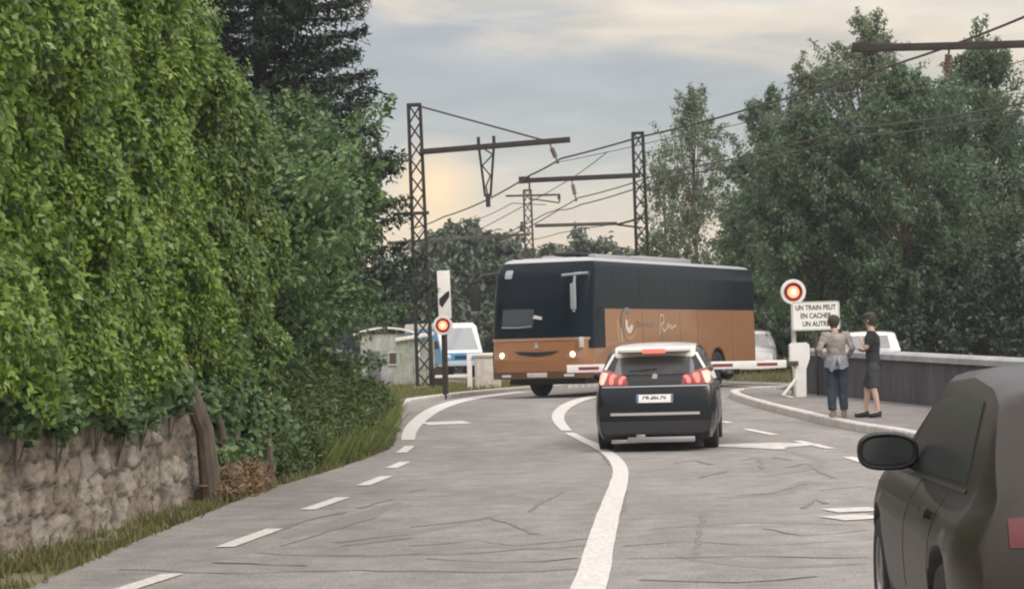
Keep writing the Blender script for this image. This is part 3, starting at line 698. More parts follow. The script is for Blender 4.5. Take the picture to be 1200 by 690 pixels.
def loc(root, px, py, Y): 
    p = P(px, py, Y); return (p.x - root.location.x, 0, p.z - root.location.z)
ax = loc(A, 496, 179, YA); bx = loc(A, 672, 167, YA); beam(A, ax[0], bx[0], ax[2], bx[2], M_steel, .085)
a0 = loc(A, 467, 251, YA); a1_ = loc(A, 506, 250, YA); beam(A, a0[0], a1_[0], a0[2], a1_[2], M_steel, .05, 'short_arm')
mb = MB()
t0, t1, t2 = Vector(loc(A, 565, 172, YA)), Vector(loc(A, 583, 171, YA)), Vector(loc(A, 575, 232, YA))
o_ = Vector((0, -.24, 0))
mb.tube([t0 + o_, t2 + o_ + Vector((-.08, 0, 0))], .04, 5); mb.tube([t1 + o_, t2 + o_ + Vector((.08, 0, 0))], .04, 5)
for k in range(5):
    f0, f1 = k / 5, (k + 1) / 5; p, q_ = (t0.lerp(t2, f0), t1.lerp(t2, f1)) if k % 2 == 0 else (t1.lerp(t2, f0), t0.lerp(t2, f1)); mb.tube([p + o_, q_ + o_], .022, 4)
mb.box(t2 + o_ + Vector((0, 0, -.12)), (.14, .14, .4)); mb.box(t0 + o_ + Vector((0, 0, .1)), (.1, .1, .3)); mb.box(t1 + o_ + Vector((0, 0, .1)), (.1, .1, .3))
mb.build('hanging_truss', M_steel, A)
iA = [Vector(loc(A, 648, 171, YA)) + o_, Vector(loc(A, 657, 193, YA)) + o_]; insul(A, *iA)
mb = MB(); mb.tube([Vector(loc(A, 492, 124, YA)) + o_ * .7, Vector(loc(A, 640, 167, YA)) + o_], .03, 5); mb.build('stay_wire', M_wire, A)
YB = 79.; B = mast('tall lattice railway mast rising behind the roof of the coach', 757, YB, zof(750, 156, YB), M_steel, .46, .36, -.6)
ax = loc(B, 612, 211, YB); bx = loc(B, 752, 206, YB); beam(B, ax[0], bx[0], ax[2], bx[2], M_steel, .085)
beam(B, ax[0] - .05, ax[0] + .35, ax[2] + .02, ax[2] + .03, M_steel, .12, 'arm_tip')
insul(B, Vector(loc(B, 672, 210, YB)) + o_, Vector(loc(B, 677, 234, YB)) + o_)
mb = MB(); mb.tube([Vector(loc(B, 725, 263, YB)), Vector(loc(B, 755, 255, YB))], .04, 5); mb.tube([Vector(loc(B, 725, 263, YB)), Vector(loc(B, 755, 267, YB))], .035, 5); mb.build('bracket', M_steel, B)
YC = 107.; Cc = mast('smaller distant lattice mast between the two tall railway masts', 624, YC, zof(622, 223, YC), M_steell, .5, .34, -.4)
for (a, b, r_) in (((545, 279), (622, 275), .07), ((455, 284), (545, 279), .07), ((628, 265), (724, 263), .08)):
    p, q_ = loc(Cc, *a, YC), loc(Cc, *b, YC); beam(Cc, p[0], q_[0], p[2], q_[2], M_steell, r_, y=-.3)
p, q_ = loc(Cc, 594, 230, YC), loc(Cc, 658, 229, YC); beam(Cc, p[0], q_[0], p[2], q_[2], M_steell, .05, 'short_arm', -.3)
insul(Cc, Vector(loc(Cc, 656, 229, YC)) + o_, Vector(loc(Cc, 657, 236, YC)) + o_); 
mb = MB(); mb.tube([Vector(loc(Cc, 624, 233, YC)), Vector(loc(Cc, 657, 238, YC))], .035, 5); mb.tube([Vector(loc(Cc, 622, 222, YC)), Vector(loc(Cc, 622, 214, YC))], .05, 5); mb.build('bracket', M_steell, Cc)
Dm = mast('distant lattice mast showing through the gap left of the tall one', 446, YC, zof(440, 262, YC), M_steell, .45, .34)
# nearest mast stands outside the right of the view; its arm reaches in
YD = 46.; Dn = mast('nearest lattice mast beyond the parapet whose dark arm reaches in at upper right', 1262, YD, 8.4, M_steel, .46, .38)
ax = loc(Dn, 1000, 59, YD); bx = loc(Dn, 1262, 52, YD); beam(Dn, ax[0], bx[0], ax[2], bx[2], M_steel, .075)
beam(Dn, ax[0] - .05, ax[0] + .3, ax[2] + .02, ax[2] + .03, M_steel, .1, 'arm_tip')
insul(Dn, Vector(loc(Dn, 1110, 56, YD)) + o_, Vector(loc(Dn, 1106, 95, YD)) + o_)
def wire(label, pts, r_=.018):
    q_ = [P(*p) for p in pts]; root = q_[0]
    path = []
    for i in range(len(q_) - 1):
        L_ = (q_[i + 1] - q_[i]).length; n = 10
        for k in range(n + (i == len(q_) - 2)):
            t = k / n; c = q_[i].lerp(q_[i + 1], t); c.z -= 4 * t * (1 - t) * L_ * .006; path.append(c)
    mb = MB(); mb.tube(path, r_, 5); tag(mb.build('overhead_wire', M_wire), label, 'wire', 'overhead railway wires')
wire('thick upper catenary wire sweeping from the right-hand trees down past both masts', [(1205, 18, 46), (1060, 72, 52), (896, 122, 60), (752, 160, 67), (657, 186, 68.2), (622, 205, 72), (520, 254, 95), (480, 268, 107)], .03)
wire('lower wire under the right mast arm running into the right-hand trees', [(1205, 120, 46), (1000, 150, 56), (780, 201, 70), (677, 232, 79), (640, 250, 90), (560, 285, 107)], .022)
wire('contact wire just below the lower catenary wire by the right mast', [(1205, 132, 46), (1000, 160, 56), (780, 208, 70), (680, 240, 79), (655, 246, 88), (560, 292, 107)], .022)
wire('thin wire fading behind the top of the right lattice mast', [(1205, 70, 46), (1000, 112, 58), (800, 158, 70), (655, 190, 72)], .012)
wire('faint wire slanting from the thin post between the masts', [(712, 178, 100), (690, 195, 101), (665, 212, 103), (560, 270, 107)], .02)
wire('low far wire beneath the distant mast arms', [(745, 258, 100), (680, 268, 104), (655, 273, 107), (610, 282, 120)], .02)
wire('low far wire left of the distant mast', [(640, 240, 107), (600, 238, 107), (540, 262, 130)], .02)
wire('wire dropping left behind the tall left mast', [(500, 262, 95), (478, 288, 100), (470, 300, 104)], .02)

# ------------------------------------------------------------------ trees on the right and far off
def hz(m): return m
M_farR = leafmat('tree_leaf_right', (.06, .10, .06), (.19, .275, .155), (.32, .40, .26), trans=.45, cl=.5)
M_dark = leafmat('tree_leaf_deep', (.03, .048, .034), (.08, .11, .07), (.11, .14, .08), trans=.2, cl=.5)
M_wil = leafmat('willow_leaf', (.10, .14, .085), (.24, .30, .18), (.31, .34, .24), trans=.35, cl=.5)
M_far = leafmat('tree_leaf_far_hazed', (.13, .18, .15), (.27, .34, .27), trans=.25, cl=.3)  # leaf colours lightened to stand for distant haze
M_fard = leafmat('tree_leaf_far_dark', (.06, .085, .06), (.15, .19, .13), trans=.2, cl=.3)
def bigtree(label, px, Y, pytop, half, m, n, rad, seed, size=.22, low=.2, name='deciduous_tree', bark=None, tr=.2, cnt=500, group='trees on the right beyond the railway', lean=0, shell=.2):
    x = P(px, 400, Y).x; H = zof(px, pytop, Y); hw = half * Y / F
    q = np.random.default_rng(seed); cl = []
    for i in range(n):
        f = (i + q.uniform(0, 1)) / n; z = H * (low + (1 - low) * f); ww_ = hw * math.sin(math.pi * min(1, .13 + .87 * (1 - abs(f - .38) / .62)) / 2) * (1 if f < .8 else (1 - f) / .2 * .65 + .35)
        a = q.uniform(0, 6.28); rr = q.uniform(.2, 1) ** .5 * ww_; s = rad * q.uniform(.7, 1.25) * (1 if f < .85 else .65)
        cl.append(((math.cos(a) * rr + lean * f, math.sin(a) * rr * .8, min(z, H - s * .7)), (s, s, s * .95), int(cnt * q.uniform(.7, 1.3) * (1 if f < .85 else .55))))
    return blobtree(name, label, 'tree', (x, Y), m, H * .35, cl, size, bark, tr, group=group, shell=shell, droop=.5)
bigtree('slender airy poplar with pale sky showing through, right of the lattice mast', 820, 100, 104, 58, M_wil, 80, .8, 21, .13, .10, 'poplar_tree', M_bark, .09, cnt=340, shell=.05)
bigtree('thin young tree leaning by the poplar', 783, 104, 176, 24, M_wil, 30, .6, 22, .18, .12, 'poplar_tree', M_barkl, .08, cnt=95, shell=.05)
bigtree('dark rounded tree just right of the airy poplar', 905, 92, 108, 52, M_farR, 52, .9, 23, .14, .1, cnt=750)
bigtree('tall pale-topped willow rising to the dark catenary arm', 1030, 84, 22, 70, M_wil, 100, .9, 24, .13, .22, 'willow_tree', cnt=400, shell=.05)
bigtree('feathery grey-green willow standing between the poplar and the tallest willow', 955, 86, 74, 52, M_wil, 60, .85, 29, .13, .25, 'willow_tree', cnt=380, shell=.05)
bigtree('big dense green tree behind the two pedestrians', 960, 76, 128, 78, M_farR, 66, .85, 25, .135, .12, cnt=900)
bigtree('broad dark tree above the parapet at the right', 1065, 74, 84, 78, M_farR, 66, .9, 26, .135, .12, cnt=900)
bigtree('tall tree at the far right edge behind the brown car', 1165, 80, 50, 72, M_farR, 60, 1.1, 27, .14, .12, cnt=1000)
bigtree('bushy tree low behind the rear end of the coach', 872, 86, 232, 40, M_farR, 36, .8, 28, .14, .05, cnt=480)
def wood(name, label, cx, Y, span, top, m, n, seed, size=.24, rad=.9, low=0.1, cnt=420, depth=2.0):
    x0 = P(cx - span, 400, Y).x; x1 = P(cx + span, 400, Y).x; q = np.random.default_rng(seed); cl = []
    xc = (x0 + x1) / 2
    for i in range(n):
        f = q.uniform(0, 1); z = top * (low + (1 - low) * q.uniform(0, 1)) * (.8 + .2 * math.sin(f * 9 + seed)); s = rad * q.uniform(.7, 1.2)
        cl.append(((x0 + (x1 - x0) * f - xc, q.uniform(-depth, depth), z), (s, s, s), int(cnt * q.uniform(.7, 1.3))))
    return blobtree(name, label, 'hedge', (xc, Y), m, top * .3, cl, size * .8, None, .1, limbs=False, shell=.1, nscale=1.4)
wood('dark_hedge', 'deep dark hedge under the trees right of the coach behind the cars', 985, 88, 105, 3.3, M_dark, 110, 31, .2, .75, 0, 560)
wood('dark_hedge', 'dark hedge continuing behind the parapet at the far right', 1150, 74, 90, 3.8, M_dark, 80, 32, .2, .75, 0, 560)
# far trees in the left gap
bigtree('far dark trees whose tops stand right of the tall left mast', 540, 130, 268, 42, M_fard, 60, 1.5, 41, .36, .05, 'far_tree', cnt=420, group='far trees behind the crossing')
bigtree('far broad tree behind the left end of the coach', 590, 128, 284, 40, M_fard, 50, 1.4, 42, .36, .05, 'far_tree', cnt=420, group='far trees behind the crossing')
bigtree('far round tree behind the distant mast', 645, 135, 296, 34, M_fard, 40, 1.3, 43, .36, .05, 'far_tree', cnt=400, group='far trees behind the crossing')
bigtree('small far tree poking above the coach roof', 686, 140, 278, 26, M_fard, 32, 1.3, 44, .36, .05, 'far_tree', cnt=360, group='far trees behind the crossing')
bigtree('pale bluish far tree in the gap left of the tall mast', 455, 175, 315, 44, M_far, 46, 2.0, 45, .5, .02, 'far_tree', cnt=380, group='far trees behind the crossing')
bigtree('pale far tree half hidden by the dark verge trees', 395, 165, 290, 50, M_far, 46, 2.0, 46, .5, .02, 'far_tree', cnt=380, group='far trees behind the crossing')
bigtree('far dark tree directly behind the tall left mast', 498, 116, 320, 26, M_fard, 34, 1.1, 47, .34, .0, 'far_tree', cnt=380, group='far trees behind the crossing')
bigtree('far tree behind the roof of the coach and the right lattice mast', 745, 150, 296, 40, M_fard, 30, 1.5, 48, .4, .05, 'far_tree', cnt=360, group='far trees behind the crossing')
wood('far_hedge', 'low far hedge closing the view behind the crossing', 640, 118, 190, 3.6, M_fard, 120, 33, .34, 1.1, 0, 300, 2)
# low wooded hill far away
mb = MB(); rows = []
for k, yv in enumerate((220, 260, 320, 380, 440)):
    rows.append([Vector((x, yv, tz(200) - .5 + [0, 4, 8, 10, 0][k] * (.7 + .3 * math.sin(x * .023 + k)))) for x in range(-290, 291, 10)])
mb.sheet(rows); tag(mb.build('hill', mat('far_hill_woods', (.075, .10, .07), .95, vscale=.08, c2=(.04, .06, .045), bump=2, bscale=.3)), kind='structure')

# ------------------------------------------------------------------ crossing furniture
def signal(label, pc, diam, Y, pm=None):
    c = P(*pc, Y); root = empty('crossing_signal', (c.x, Y, tz(Y)), 0, label, 'signal light', 'red level crossing lights'); h_ = c.z - tz(Y); r_ = diam / 2
    Mx = Matrix.Translation((0, 0, h_)) @ Matrix.Rotation(R(90), 4, 'X')
    mb = MB(); mb.tube([(0, .12, -.1), (0, .12, h_ + .1)], .05, 12); mb.build('post', pm or M_whited, root)
    mb = MB(); mb.lathe([(r_ * .97, -.03), (r_, -.02), (r_, .012), (r_ * .97, .02)], 40, Mx); mb.build('target_board', M_white, root)
    mb = MB(); mb.lathe([(r_ * .74, .015), (r_ * .74, .028), (r_ * .70, .03)], 36, Mx); mb.build('red_ring', M_red, root)
    mb = MB(); mb.lathe([(r_ * .47, .02), (r_ * .47, .04), (r_ * .3, .06)], 28, Mx); mb.build('lamp', M_sigon, root)
    mb = MB(); mb.ball((0, -.05, h_), r_ * .24, 2, (1, .35, 1)); mb.build('lamp_core', M_sighot, root)
    mb = MB(); n = 14
    pr = [(r_ * .60 * math.cos(R(k * 180 / n)), r_ * .60 * math.sin(R(k * 180 / n))) for k in range(n + 1)]
    rows = [[Vector((x, -.02, h_ + z)) for x, z in pr], [Vector((x, -.2, h_ + z + .01)) for x, z in pr]]; mb.sheet(rows); mb.build('hood', M_black, root)
    mb = MB(); mb.box((0, .09, h_), (.22, .12, .26), bev=.02); mb.build('housing', M_blackpl, root)
    return root
SR = signal('larger red light on a white ring right of the coach above the notice', (929.5, 342), .53, 46.5)
SL = signal('smaller red light left of the coach in front of the striped board', (519, 381), .48, 55, pm=M_steel)
# notice
c = P(956, 370, 46.4); root = empty('warning_sign', (c.x, 46.4, tz(46.4)), 0, 'white rectangular notice in French beneath the right-hand red light', 'sign')
h_ = c.z - tz(46.4); 
mb = MB(); Mx = Matrix.Translation((0, .0, h_)) @ Matrix.Rotation(R(90), 4, 'X')
mb.prism(rrect(-.5, -.3, .5, .3, .05), .03, Mx @ Matrix.Translation((0, 0, -.03))); mb.build('panel', mat('sign_white', (.80, .80, .76), .55), root)
mb = MB(); 
o2 = rrect(-.49, -.29, .49, .29, .045); i2 = rrect(-.475, -.275, .475, .275, .035)
a = [mb.bm.verts.new(Mx @ Vector((x, y, .002))) for x, y in o2]; b = [mb.bm.verts.new(Mx @ Vector((x, y, .002))) for x, y in i2]
for i in range(len(a)): mb.bm.faces.new((a[i], a[(i + 1) % len(a)], b[(i + 1) % len(a)], b[i]))
mb.build('border', mat('sign_border', (.35, .36, .34), .6), root)
for k, s in enumerate(('UN TRAIN PEUT', 'EN CACHER', 'UN AUTRE')):
    text_mesh(s, .15, M_black, Matrix.Translation((0, -.003, h_ + .17 - k * .17)) @ Matrix.Rotation(R(90), 4, 'X'), 'lettering', root, .001, .003, .78)
mb = MB(); mb.box((0, .05, h_ + .1), (.1, .05, .05)); mb.tube([(.0, .09, -.1), (.0, .09, h_ + .28)], .035, 10); mb.build('post', M_steell, root)
# small round disc under the notice
c = P(928, 389, 46.8); root = empty('round_bell', (c.x, 46.8, tz(46.8)), 0, 'small grey round bell on a thin post below the notice corner', 'bell'); h_ = c.z - tz(46.8)
mb = MB(); mb.lathe([(.02, -.04), (.12, -.03), (.13, 0), (.12, .03), (.05, .07)], 20, Matrix.Translation((0, 0, h_)) @ Matrix.Rotation(R(90), 4, 'X')); mb.build('gong', M_steell, root)
mb = MB(); mb.tube([(0, .08, -.1), (0, .08, h_)], .03, 8); mb.build('post', M_steell, root)

# barrier on the right
YB_ = 46.; pb = G(936, 467); root = empty('crossing_barrier', (P(937, 430, YB_).x, YB_, tz(YB_)), 0, 'lowered white barrier arm with red dashes closing the road before the coach', 'barrier')
rz_ = root.location; hp = P(937, 403, YB_).z - rz_.z
mb = MB()
prof = [(-.20, hp - .02), (-.20, hp - .38), (-.12, hp - .52), (-.10, .12), (-.16, 0), (.14, 0), (.11, .12), (.12, hp - .52), (.20, hp - .3), (.20, hp - .02), (.14, hp + .03), (-.14, hp + .03)]
mb.prism(prof, .26, Matrix.Translation((0, .13, 0)) @ Matrix.Rotation(R(90), 4, 'X')); mb.build('cabinet', M_white, root, ang=20)
mb = MB(); mb.box((.0, 0, -.08), (.5, .45, .32), bev=.03); mb.build('base_plinth', M_kerb, root)
mb = MB(); mb.tube([(-.1, -.15, .5), (-.38, -.2, .18), (-.1, -.16, .08)], .04, 6); mb.build('counterweight_strut', M_white, root)
y_arm = -.22; e = P(664, 432, YB_); s0 = P(920, 426, YB_); x_e, z_e, x_s, z_s = e.x - rz_.x, e.z - rz_.z, s0.x - rz_.x, s0.z - rz_.z
L_ = x_s - x_e; ang_ = math.atan2(z_s - z_e, L_); rot = Matrix.Rotation(-ang_, 3, 'Y'); cen = Vector(((x_e + x_s) / 2, y_arm, (z_e + z_s) / 2))
mb = MB(); mb.box(cen, (L_, .05, .16), rot, .012); mb.build('barrier_arm', M_white, root)
mb = MB(); mb.box((x_s + .1, y_arm + .03, z_s), (.3, .1, .1), bev=.02); mb.build('arm_bracket', M_steell, root)
M_bred = mat('barrier_red', (.22, .035, .03), .5)
x = x_e + .25
while x < x_s - .4:
    f = (x + .2 - x_e) / L_; zc_ = z_e + (z_s - z_e) * f
    for yo in (-.028, .028):
        mb = MB(); mb.box((x + .2, y_arm + yo, zc_), (.42, .006, .062), rot)
        mb.build('red_stripe', M_bred, root)
    x += .92
# raised striped white board on the left
YL = 55.6; cb = P(520.5, 345, YL); root = empty('striped_board', (cb.x, YL, tz(YL)), 0, 'upright white board with one black slash above the left red light', 'board')
z0_, z1_ = P(521, 373, YL).z - tz(YL), P(520, 317, YL).z - tz(YL); wv = 15 * YL / F
mb = MB(); mb.box((0, .05, (z0_ + z1_) / 2), (wv, .04, z1_ - z0_), Matrix.Rotation(R(-1), 3, 'Y'), .008); mb.build('panel', M_white, root)
zc_ = P(521, 350, YL).z - tz(YL); mb = MB(); mb.prism([(-.13, -.13), (-.06, -.22), (.13, .05), (.13, .20), (.05, .16), (-.13, .0)], .006, Matrix.Translation((0, .028, zc_)) @ Matrix.Rotation(R(90), 4, 'X')); mb.build('black_slash', M_black, root)
mb = MB(); mb.tube([(0, .1, -.1), (0, .1, z1_ - .1)], .05, 10); mb.build('post', M_steell, root)
# dark relay post + cabinet at foot of left mast
p0 = G(505, 459); root = empty('relay_post', (p0.x, p0.y, p0.z), 0, 'thin dark post standing at the verge below the left red light', 'post')
mb = MB(); mb.box((0, 0, .9), (.09, .09, 2.1), bev=.01); mb.build('upright', M_steel, root)
mb = MB(); mb.box((.2, 0, .35), (.3, .25, .7), bev=.02); mb.build('cabinet', M_steel, root)
# white posts / gate frame at left of the coach
p0 = G(551, 459); root = empty('gate_frame', (p0.x, p0.y, p0.z), 0, 'white square gate frame standing left of the front of the coach', 'gate'); s = F / p0.y
h_ = 45 / s; mb = MB(); mb.box((0, 0, h_ / 2), (.14, .12, h_), bev=.01); mb.build('gate_post', M_white, root)
mb = MB(); mb.box((.38, .01, h_ - .05), (.9, .1, .10), bev=.01); mb.build('rail', M_white, root); mb = MB(); mb.box((-.5, .0, h_ * .42), (1.0, .07, .08), bev=.01); mb.build('rail', M_white, root)
p0 = G(572, 459); root = empty('relay_cabinet', (p0.x, p0.y + .8, p0.z), 0, 'pale grey concrete cabinet at the left front corner of the coach', 'cabinet')
mb = MB(); mb.box((0, 0, .5), (.75, .5, 1.0), bev=.02); mb.build('housing', mat('pale_concrete', (.50, .47, .42), .85, var=.2, vscale=6), root)
mb = MB(); mb.box((0, 0, 1.03), (.85, .6, .08), bev=.02); mb.build('lid', M_whited, root)
mb = MB(); mb.box((-.05, -.262, .5), (.55, .02, .8), bev=.008); mb.build('door', M_whited, root)
# row of low white kerb blocks beyond the coach
for k in range(9):
    p0 = P(668 + k * 7.5, 449, 66); o = empty('kerb_block', (p0.x, 66 + k * .15, tz(66)), 0, 'low white marker block seen under the coach', 'marker block', 'row of low white blocks beyond the crossing')
    mb = MB(); mb.prism([(-.06, 0), (.06, 0), (.05, .32), (-.05, .32)], .12, Matrix.Rotation(R(90), 4, 'X')); mb.build('block', M_white, o)
# sheds with white sheets on the left
M_graf = mat('grey_shed_boards', (.55, .55, .54), .8, vscale=2.6, c2=(.20, .22, .22), bump=.3, bscale=12, stretch=(1, 1, .5))
M_sheet = mat('white_roof_sheet', (.75, .74, .71), .6, var=.08, vscale=3)
c = P(452, 425, 82); root = empty('small_shed', (c.x, 82, tz(82)), 0, 'small grey shed with curved pale roof left of the railway mast', 'shed'); s = F / 82
zt_ = P(450, 390, 82).z - tz(82); hw = .92
mb = MB(); mb.box((0, 1, zt_ / 2 - .05), (hw * 2, 2, zt_ + .0)); mb.build('wall', M_graf, root)
mb = MB(); rows = []
for yv in (-.25, 2.2):
    rows.append([Vector((x, yv, zt_ - .05 + .2 * (1 - (x / 1.1) ** 2))) for x in np.linspace(-1.15, 1.15, 9)])
rows2 = [[v + Vector((0, 0, .07)) for v in r_] for r_ in rows]; mb.sheet([rows[0], rows[1], rows2[1], rows2[0], rows[0]]); mb.build('roof', M_sheet, root)
mb = MB(); mb.box((-.45, -.02, .65), (.5, .05, 1.2)); mb.build('door', mat('grey_door', (.13, .14, .15), .6), root)
mb = MB(); mb.box((.35, -.02, .95), (.42, .05, .4)); mb.build('window', M_glass, root)
mb = MB()
for a, b in (((.1, .72), (.6, .72)), ((.1, 1.18), (.6, 1.18)), ((.11, .72), (.11, 1.18)), ((.59, .72), (.59, 1.18))): mb.tube([(a[0], -.05, a[1]), (b[0], -.05, b[1])], .03, 4)
mb.build('window_frame', M_whited, root)
c = P(487, 425, 80); root = empty('lean_to', (c.x, 80, tz(80)), 0, 'grey-green board fence topped with a white sloping sheet beside the shed', 'fence')
zt_ = P(487, 396, 80).z - tz(80)
mb = MB()
for k in range(9): mb.box((-.62 + k * .155, 0, zt_ / 2 - .02 * (k % 2)), (.135, .03, zt_ - .05 * (k % 3)))
mb.build('boards', mat('greenish_boards', (.30, .32, .27), .85, var=.35, vscale=3), root)
mb = MB(); mb.box((0, -.05, zt_ + .05), (1.4, .35, .13), Matrix.Rotation(R(-8), 3, 'Y'), .02); mb.build('top_sheet', M_sheet, root)
mb = MB(); mb.box((.1, -.04, zt_ * .68), (.12, .03, .5)); mb.build('notice', M_white, root)
p = P(548, 404, 114)
# parapet wall on the right, beyond the pavement
M_par = mat('parapet_dark', (.105, .10, .11), .88, vscale=2.6, c2=(.04, .042, .05), bump=1, bscale=9, stretch=(1, 1, .3))
M_cop = mat('parapet_coping', (.42, .42, .42), .8, vscale=2.2, c2=(.24, .245, .25), bump=.5, bscale=12)
mb = MB(); cp = MB(); rows = []; rows2 = []
for y in ylist(14, 47.5, .5):
    x = wallx(y); z = tz(y); hh = .95
    rows.append([Vector((x - .12, y, z)), Vector((x - .12, y, z + hh)), Vector((x + .12, y, z + hh)), Vector((x + .12, y, z))])
    rows2.append([Vector((x - .18, y, z + hh)), Vector((x - .18, y, z + hh + .10)), Vector((x - .1, y, z + hh + .15)), Vector((x + .15, y, z + hh + .15)), Vector((x + .18, y, z + hh + .1)), Vector((x + .18, y, z + hh)), Vector((x - .18, y, z + hh))])
mb.sheet(rows); mb.bm.faces.new([mb.bm.verts.new(v) for v in rows[-1]]); cp.sheet(rows2); cp.bm.faces.new([cp.bm.verts.new(v) for v in rows2[-1][:-1]])
pw = empty('parapet_wall', (0, 0, 0), 0, 'long dark grey parapet wall with a pale coping beside the pavement', 'wall')
pw.location = (wallx(40), 40, 0)
for m_, nm, mt in ((mb, 'wall_face', M_par), (cp, 'coping', M_cop)):
    bmesh.ops.translate(m_.bm, verts=m_.bm.verts, vec=(-wallx(40), -40, 0)); m_.build(nm, mt, pw)

# ------------------------------------------------------------------ vehicles
def tyre_wheel(root, c, r_, wd, side, rimmat, name='wheel', spokes=5):
    wroot = MB(); Mx = Matrix.Translation(c) @ Matrix.Rotation(R(-90 * side), 4, 'X')
    h2 = wd / 2
    wroot.lathe([(r_ * .62, -h2), (r_ * .9, -h2), (r_ * .985, -h2 * .75), (r_, -h2 * .3), (r_, h2 * .3), (r_ * .985, h2 * .75), (r_ * .9, h2), (r_ * .64, h2), (r_ * .62, h2 * .6)], 36, Mx)
    t = wroot.build('wheel', M_rub, root)
    mb = MB(); mb.lathe([(r_ * .63, h2 * .2), (r_ * .655, h2 * .99), (r_ * .6, h2 * .9), (r_ * .58, h2 * .45), (r_ * .18, h2 * .6), (r_ * .14, h2 * .8)], 30, Mx)
    for k in range(spokes):
        a = k * 2 * math.pi / spokes; mm = Mx @ Matrix.Rotation(a, 4, 'Z')
        mb.prism([(r_ * .1, -r_ * .09), (r_ * .6, -r_ * .13), (r_ * .6, r_ * .13), (r_ * .1, r_ * .09)], h2 * .15, mm @ Matrix.Translation((0, 0, h2 * .7)))
    rm = mb.build('rim', rimmat, t)
    return t

class Car:
    """x forward from the rear bumper (0) to the nose (L); y left; z up"""
    def __init__(s, root, L, W, topf, paint, zb=.24, wz=None, wheels=(.85, 3.55), wr=.34, belt=1.0, roofm=None, nose=.12):
        s.root = root; s.L = L; s.W = W
        wz = wz or ([.2, .3, .45, .62, .8, .95, 1.02, 1.2, 1.4, 1.6], [.90, .965, .995, 1, .985, .965, .93, .87, .79, .70])
        Z = [.0, .06, .14, .25, .38, .5, .6, .68, .74, .80, .9, 1.02, 1.14, 1.26, 1.36, 1.42, 1.47]
        xs_ = sorted(set(list(np.linspace(0, .5, 12)) + list(np.linspace(.5, L - .5, 34)) + list(np.linspace(L - .5, L, 10))))
        rows = []
        for x in xs_:
            zt = topf(x)
            pl = 1 - .09 * max(0, 1 - x / .5) ** 2.2 - .22 * max(0, 1 - (L - x) / .9) ** 2.2
            zbot = zb + .10 * max(0, 1 - x / .35) ** 2 + .06 * max(0, 1 - (L - x) / .4) ** 2
            half = [(W * pl * .80, zbot)]
            for z in Z:
                zc = min(zbot + .02 + z, zt - .045)
                half.append((W * pl * interp(wz[0], wz[1], zc), zc))
            ye = half[-1][0]
            half += [(ye - .03, zt - .018), (ye * .86, zt), (ye * .6, zt + .018), (ye * .3, zt + .027), (0, zt + .03)]
            full = [(x, y, z) for y, z in half] + [(x, -y, z) for y, z in half[-2::-1]]
            rows.append([Vector(v) for v in full + [full[0]]])
        # close in the ends
        mb = MB()
        g = [[mb.bm.verts.new(v) for v in r_[:-1]] for r_ in rows]; n = len(g[0])
        for A_, B_ in zip(g, g[1:]):
            for k in range(n): mb.bm.faces.new((A_[k], A_[(k + 1) % n], B_[(k + 1) % n], B_[k]))
        mb.bm.faces.new(g[0][::-1]); mb.bm.faces.new(g[-1])
        bmesh.ops.remove_doubles(mb.bm, verts=mb.bm.verts, dist=.0008)
        bmesh.ops.recalc_face_normals(mb.bm, faces=mb.bm.faces)
        s.bvh = BVHTree.FromBMesh(mb.bm)
        o = mb.build('body', paint, root, ang=28); s.body = o
        # wheel arches cut out
        cut = MB()
        for wx in wheels:
            for sd in (1, -1):
                cut.lathe([(wr + .07, -.2), (wr + .07, .3)], 28, Matrix.Translation((wx, sd * (W - .08), wr)) @ Matrix.Rotation(R(-90 * sd), 4, 'X'))
        co_ = cut.build('cut', M_blackpl); md = o.modifiers.new('b', 'BOOLEAN'); md.object = co_; md.operation = 'DIFFERENCE'; md.solver = 'EXACT'
        co_.parent = root
        bpy.context.view_layer.update(); dg = bpy.context.evaluated_depsgraph_get(); me = bpy.data.meshes.new_from_object(o.evaluated_get(dg))
        o.modifiers.clear(); o.data = me; bpy.data.objects.remove(co_)
        ch = MB(); ch.box((L / 2, 0, .30), (L - .9, W * 1.25, .16)); ch.build('underbody', M_blackpl, root)
        for wx in wheels:
            for sd in (1, -1): tyre_wheel(root, (wx, sd * (W - .12), wr), wr, .22, sd, M_alloy)
    def p(s, name, poly, ax, m, off=.002, thick=.004, step=.06, mir=False, **k):
        o = patch(s.bvh, poly, ax, off, thick, step, name, m, s.root, **k)
        if mir: 
            if ax[1] == 'x': patch(s.bvh, [(-a, b) for a, b in poly][::-1], ax, off, thick, step, name, m, s.root, **k)
            else: patch(s.bvh, poly, '-y' if ax == '+y' else '+y', off, thick, step, name, m, s.root, **k)
        return o

M_sglass = mat('rear_glass_painted_reflection', (.13, .135, .14), .12, vscale=1.7, c2=(.06, .062, .066), coat=1)  # cloudy sky reflection put into the mottled grey base colour
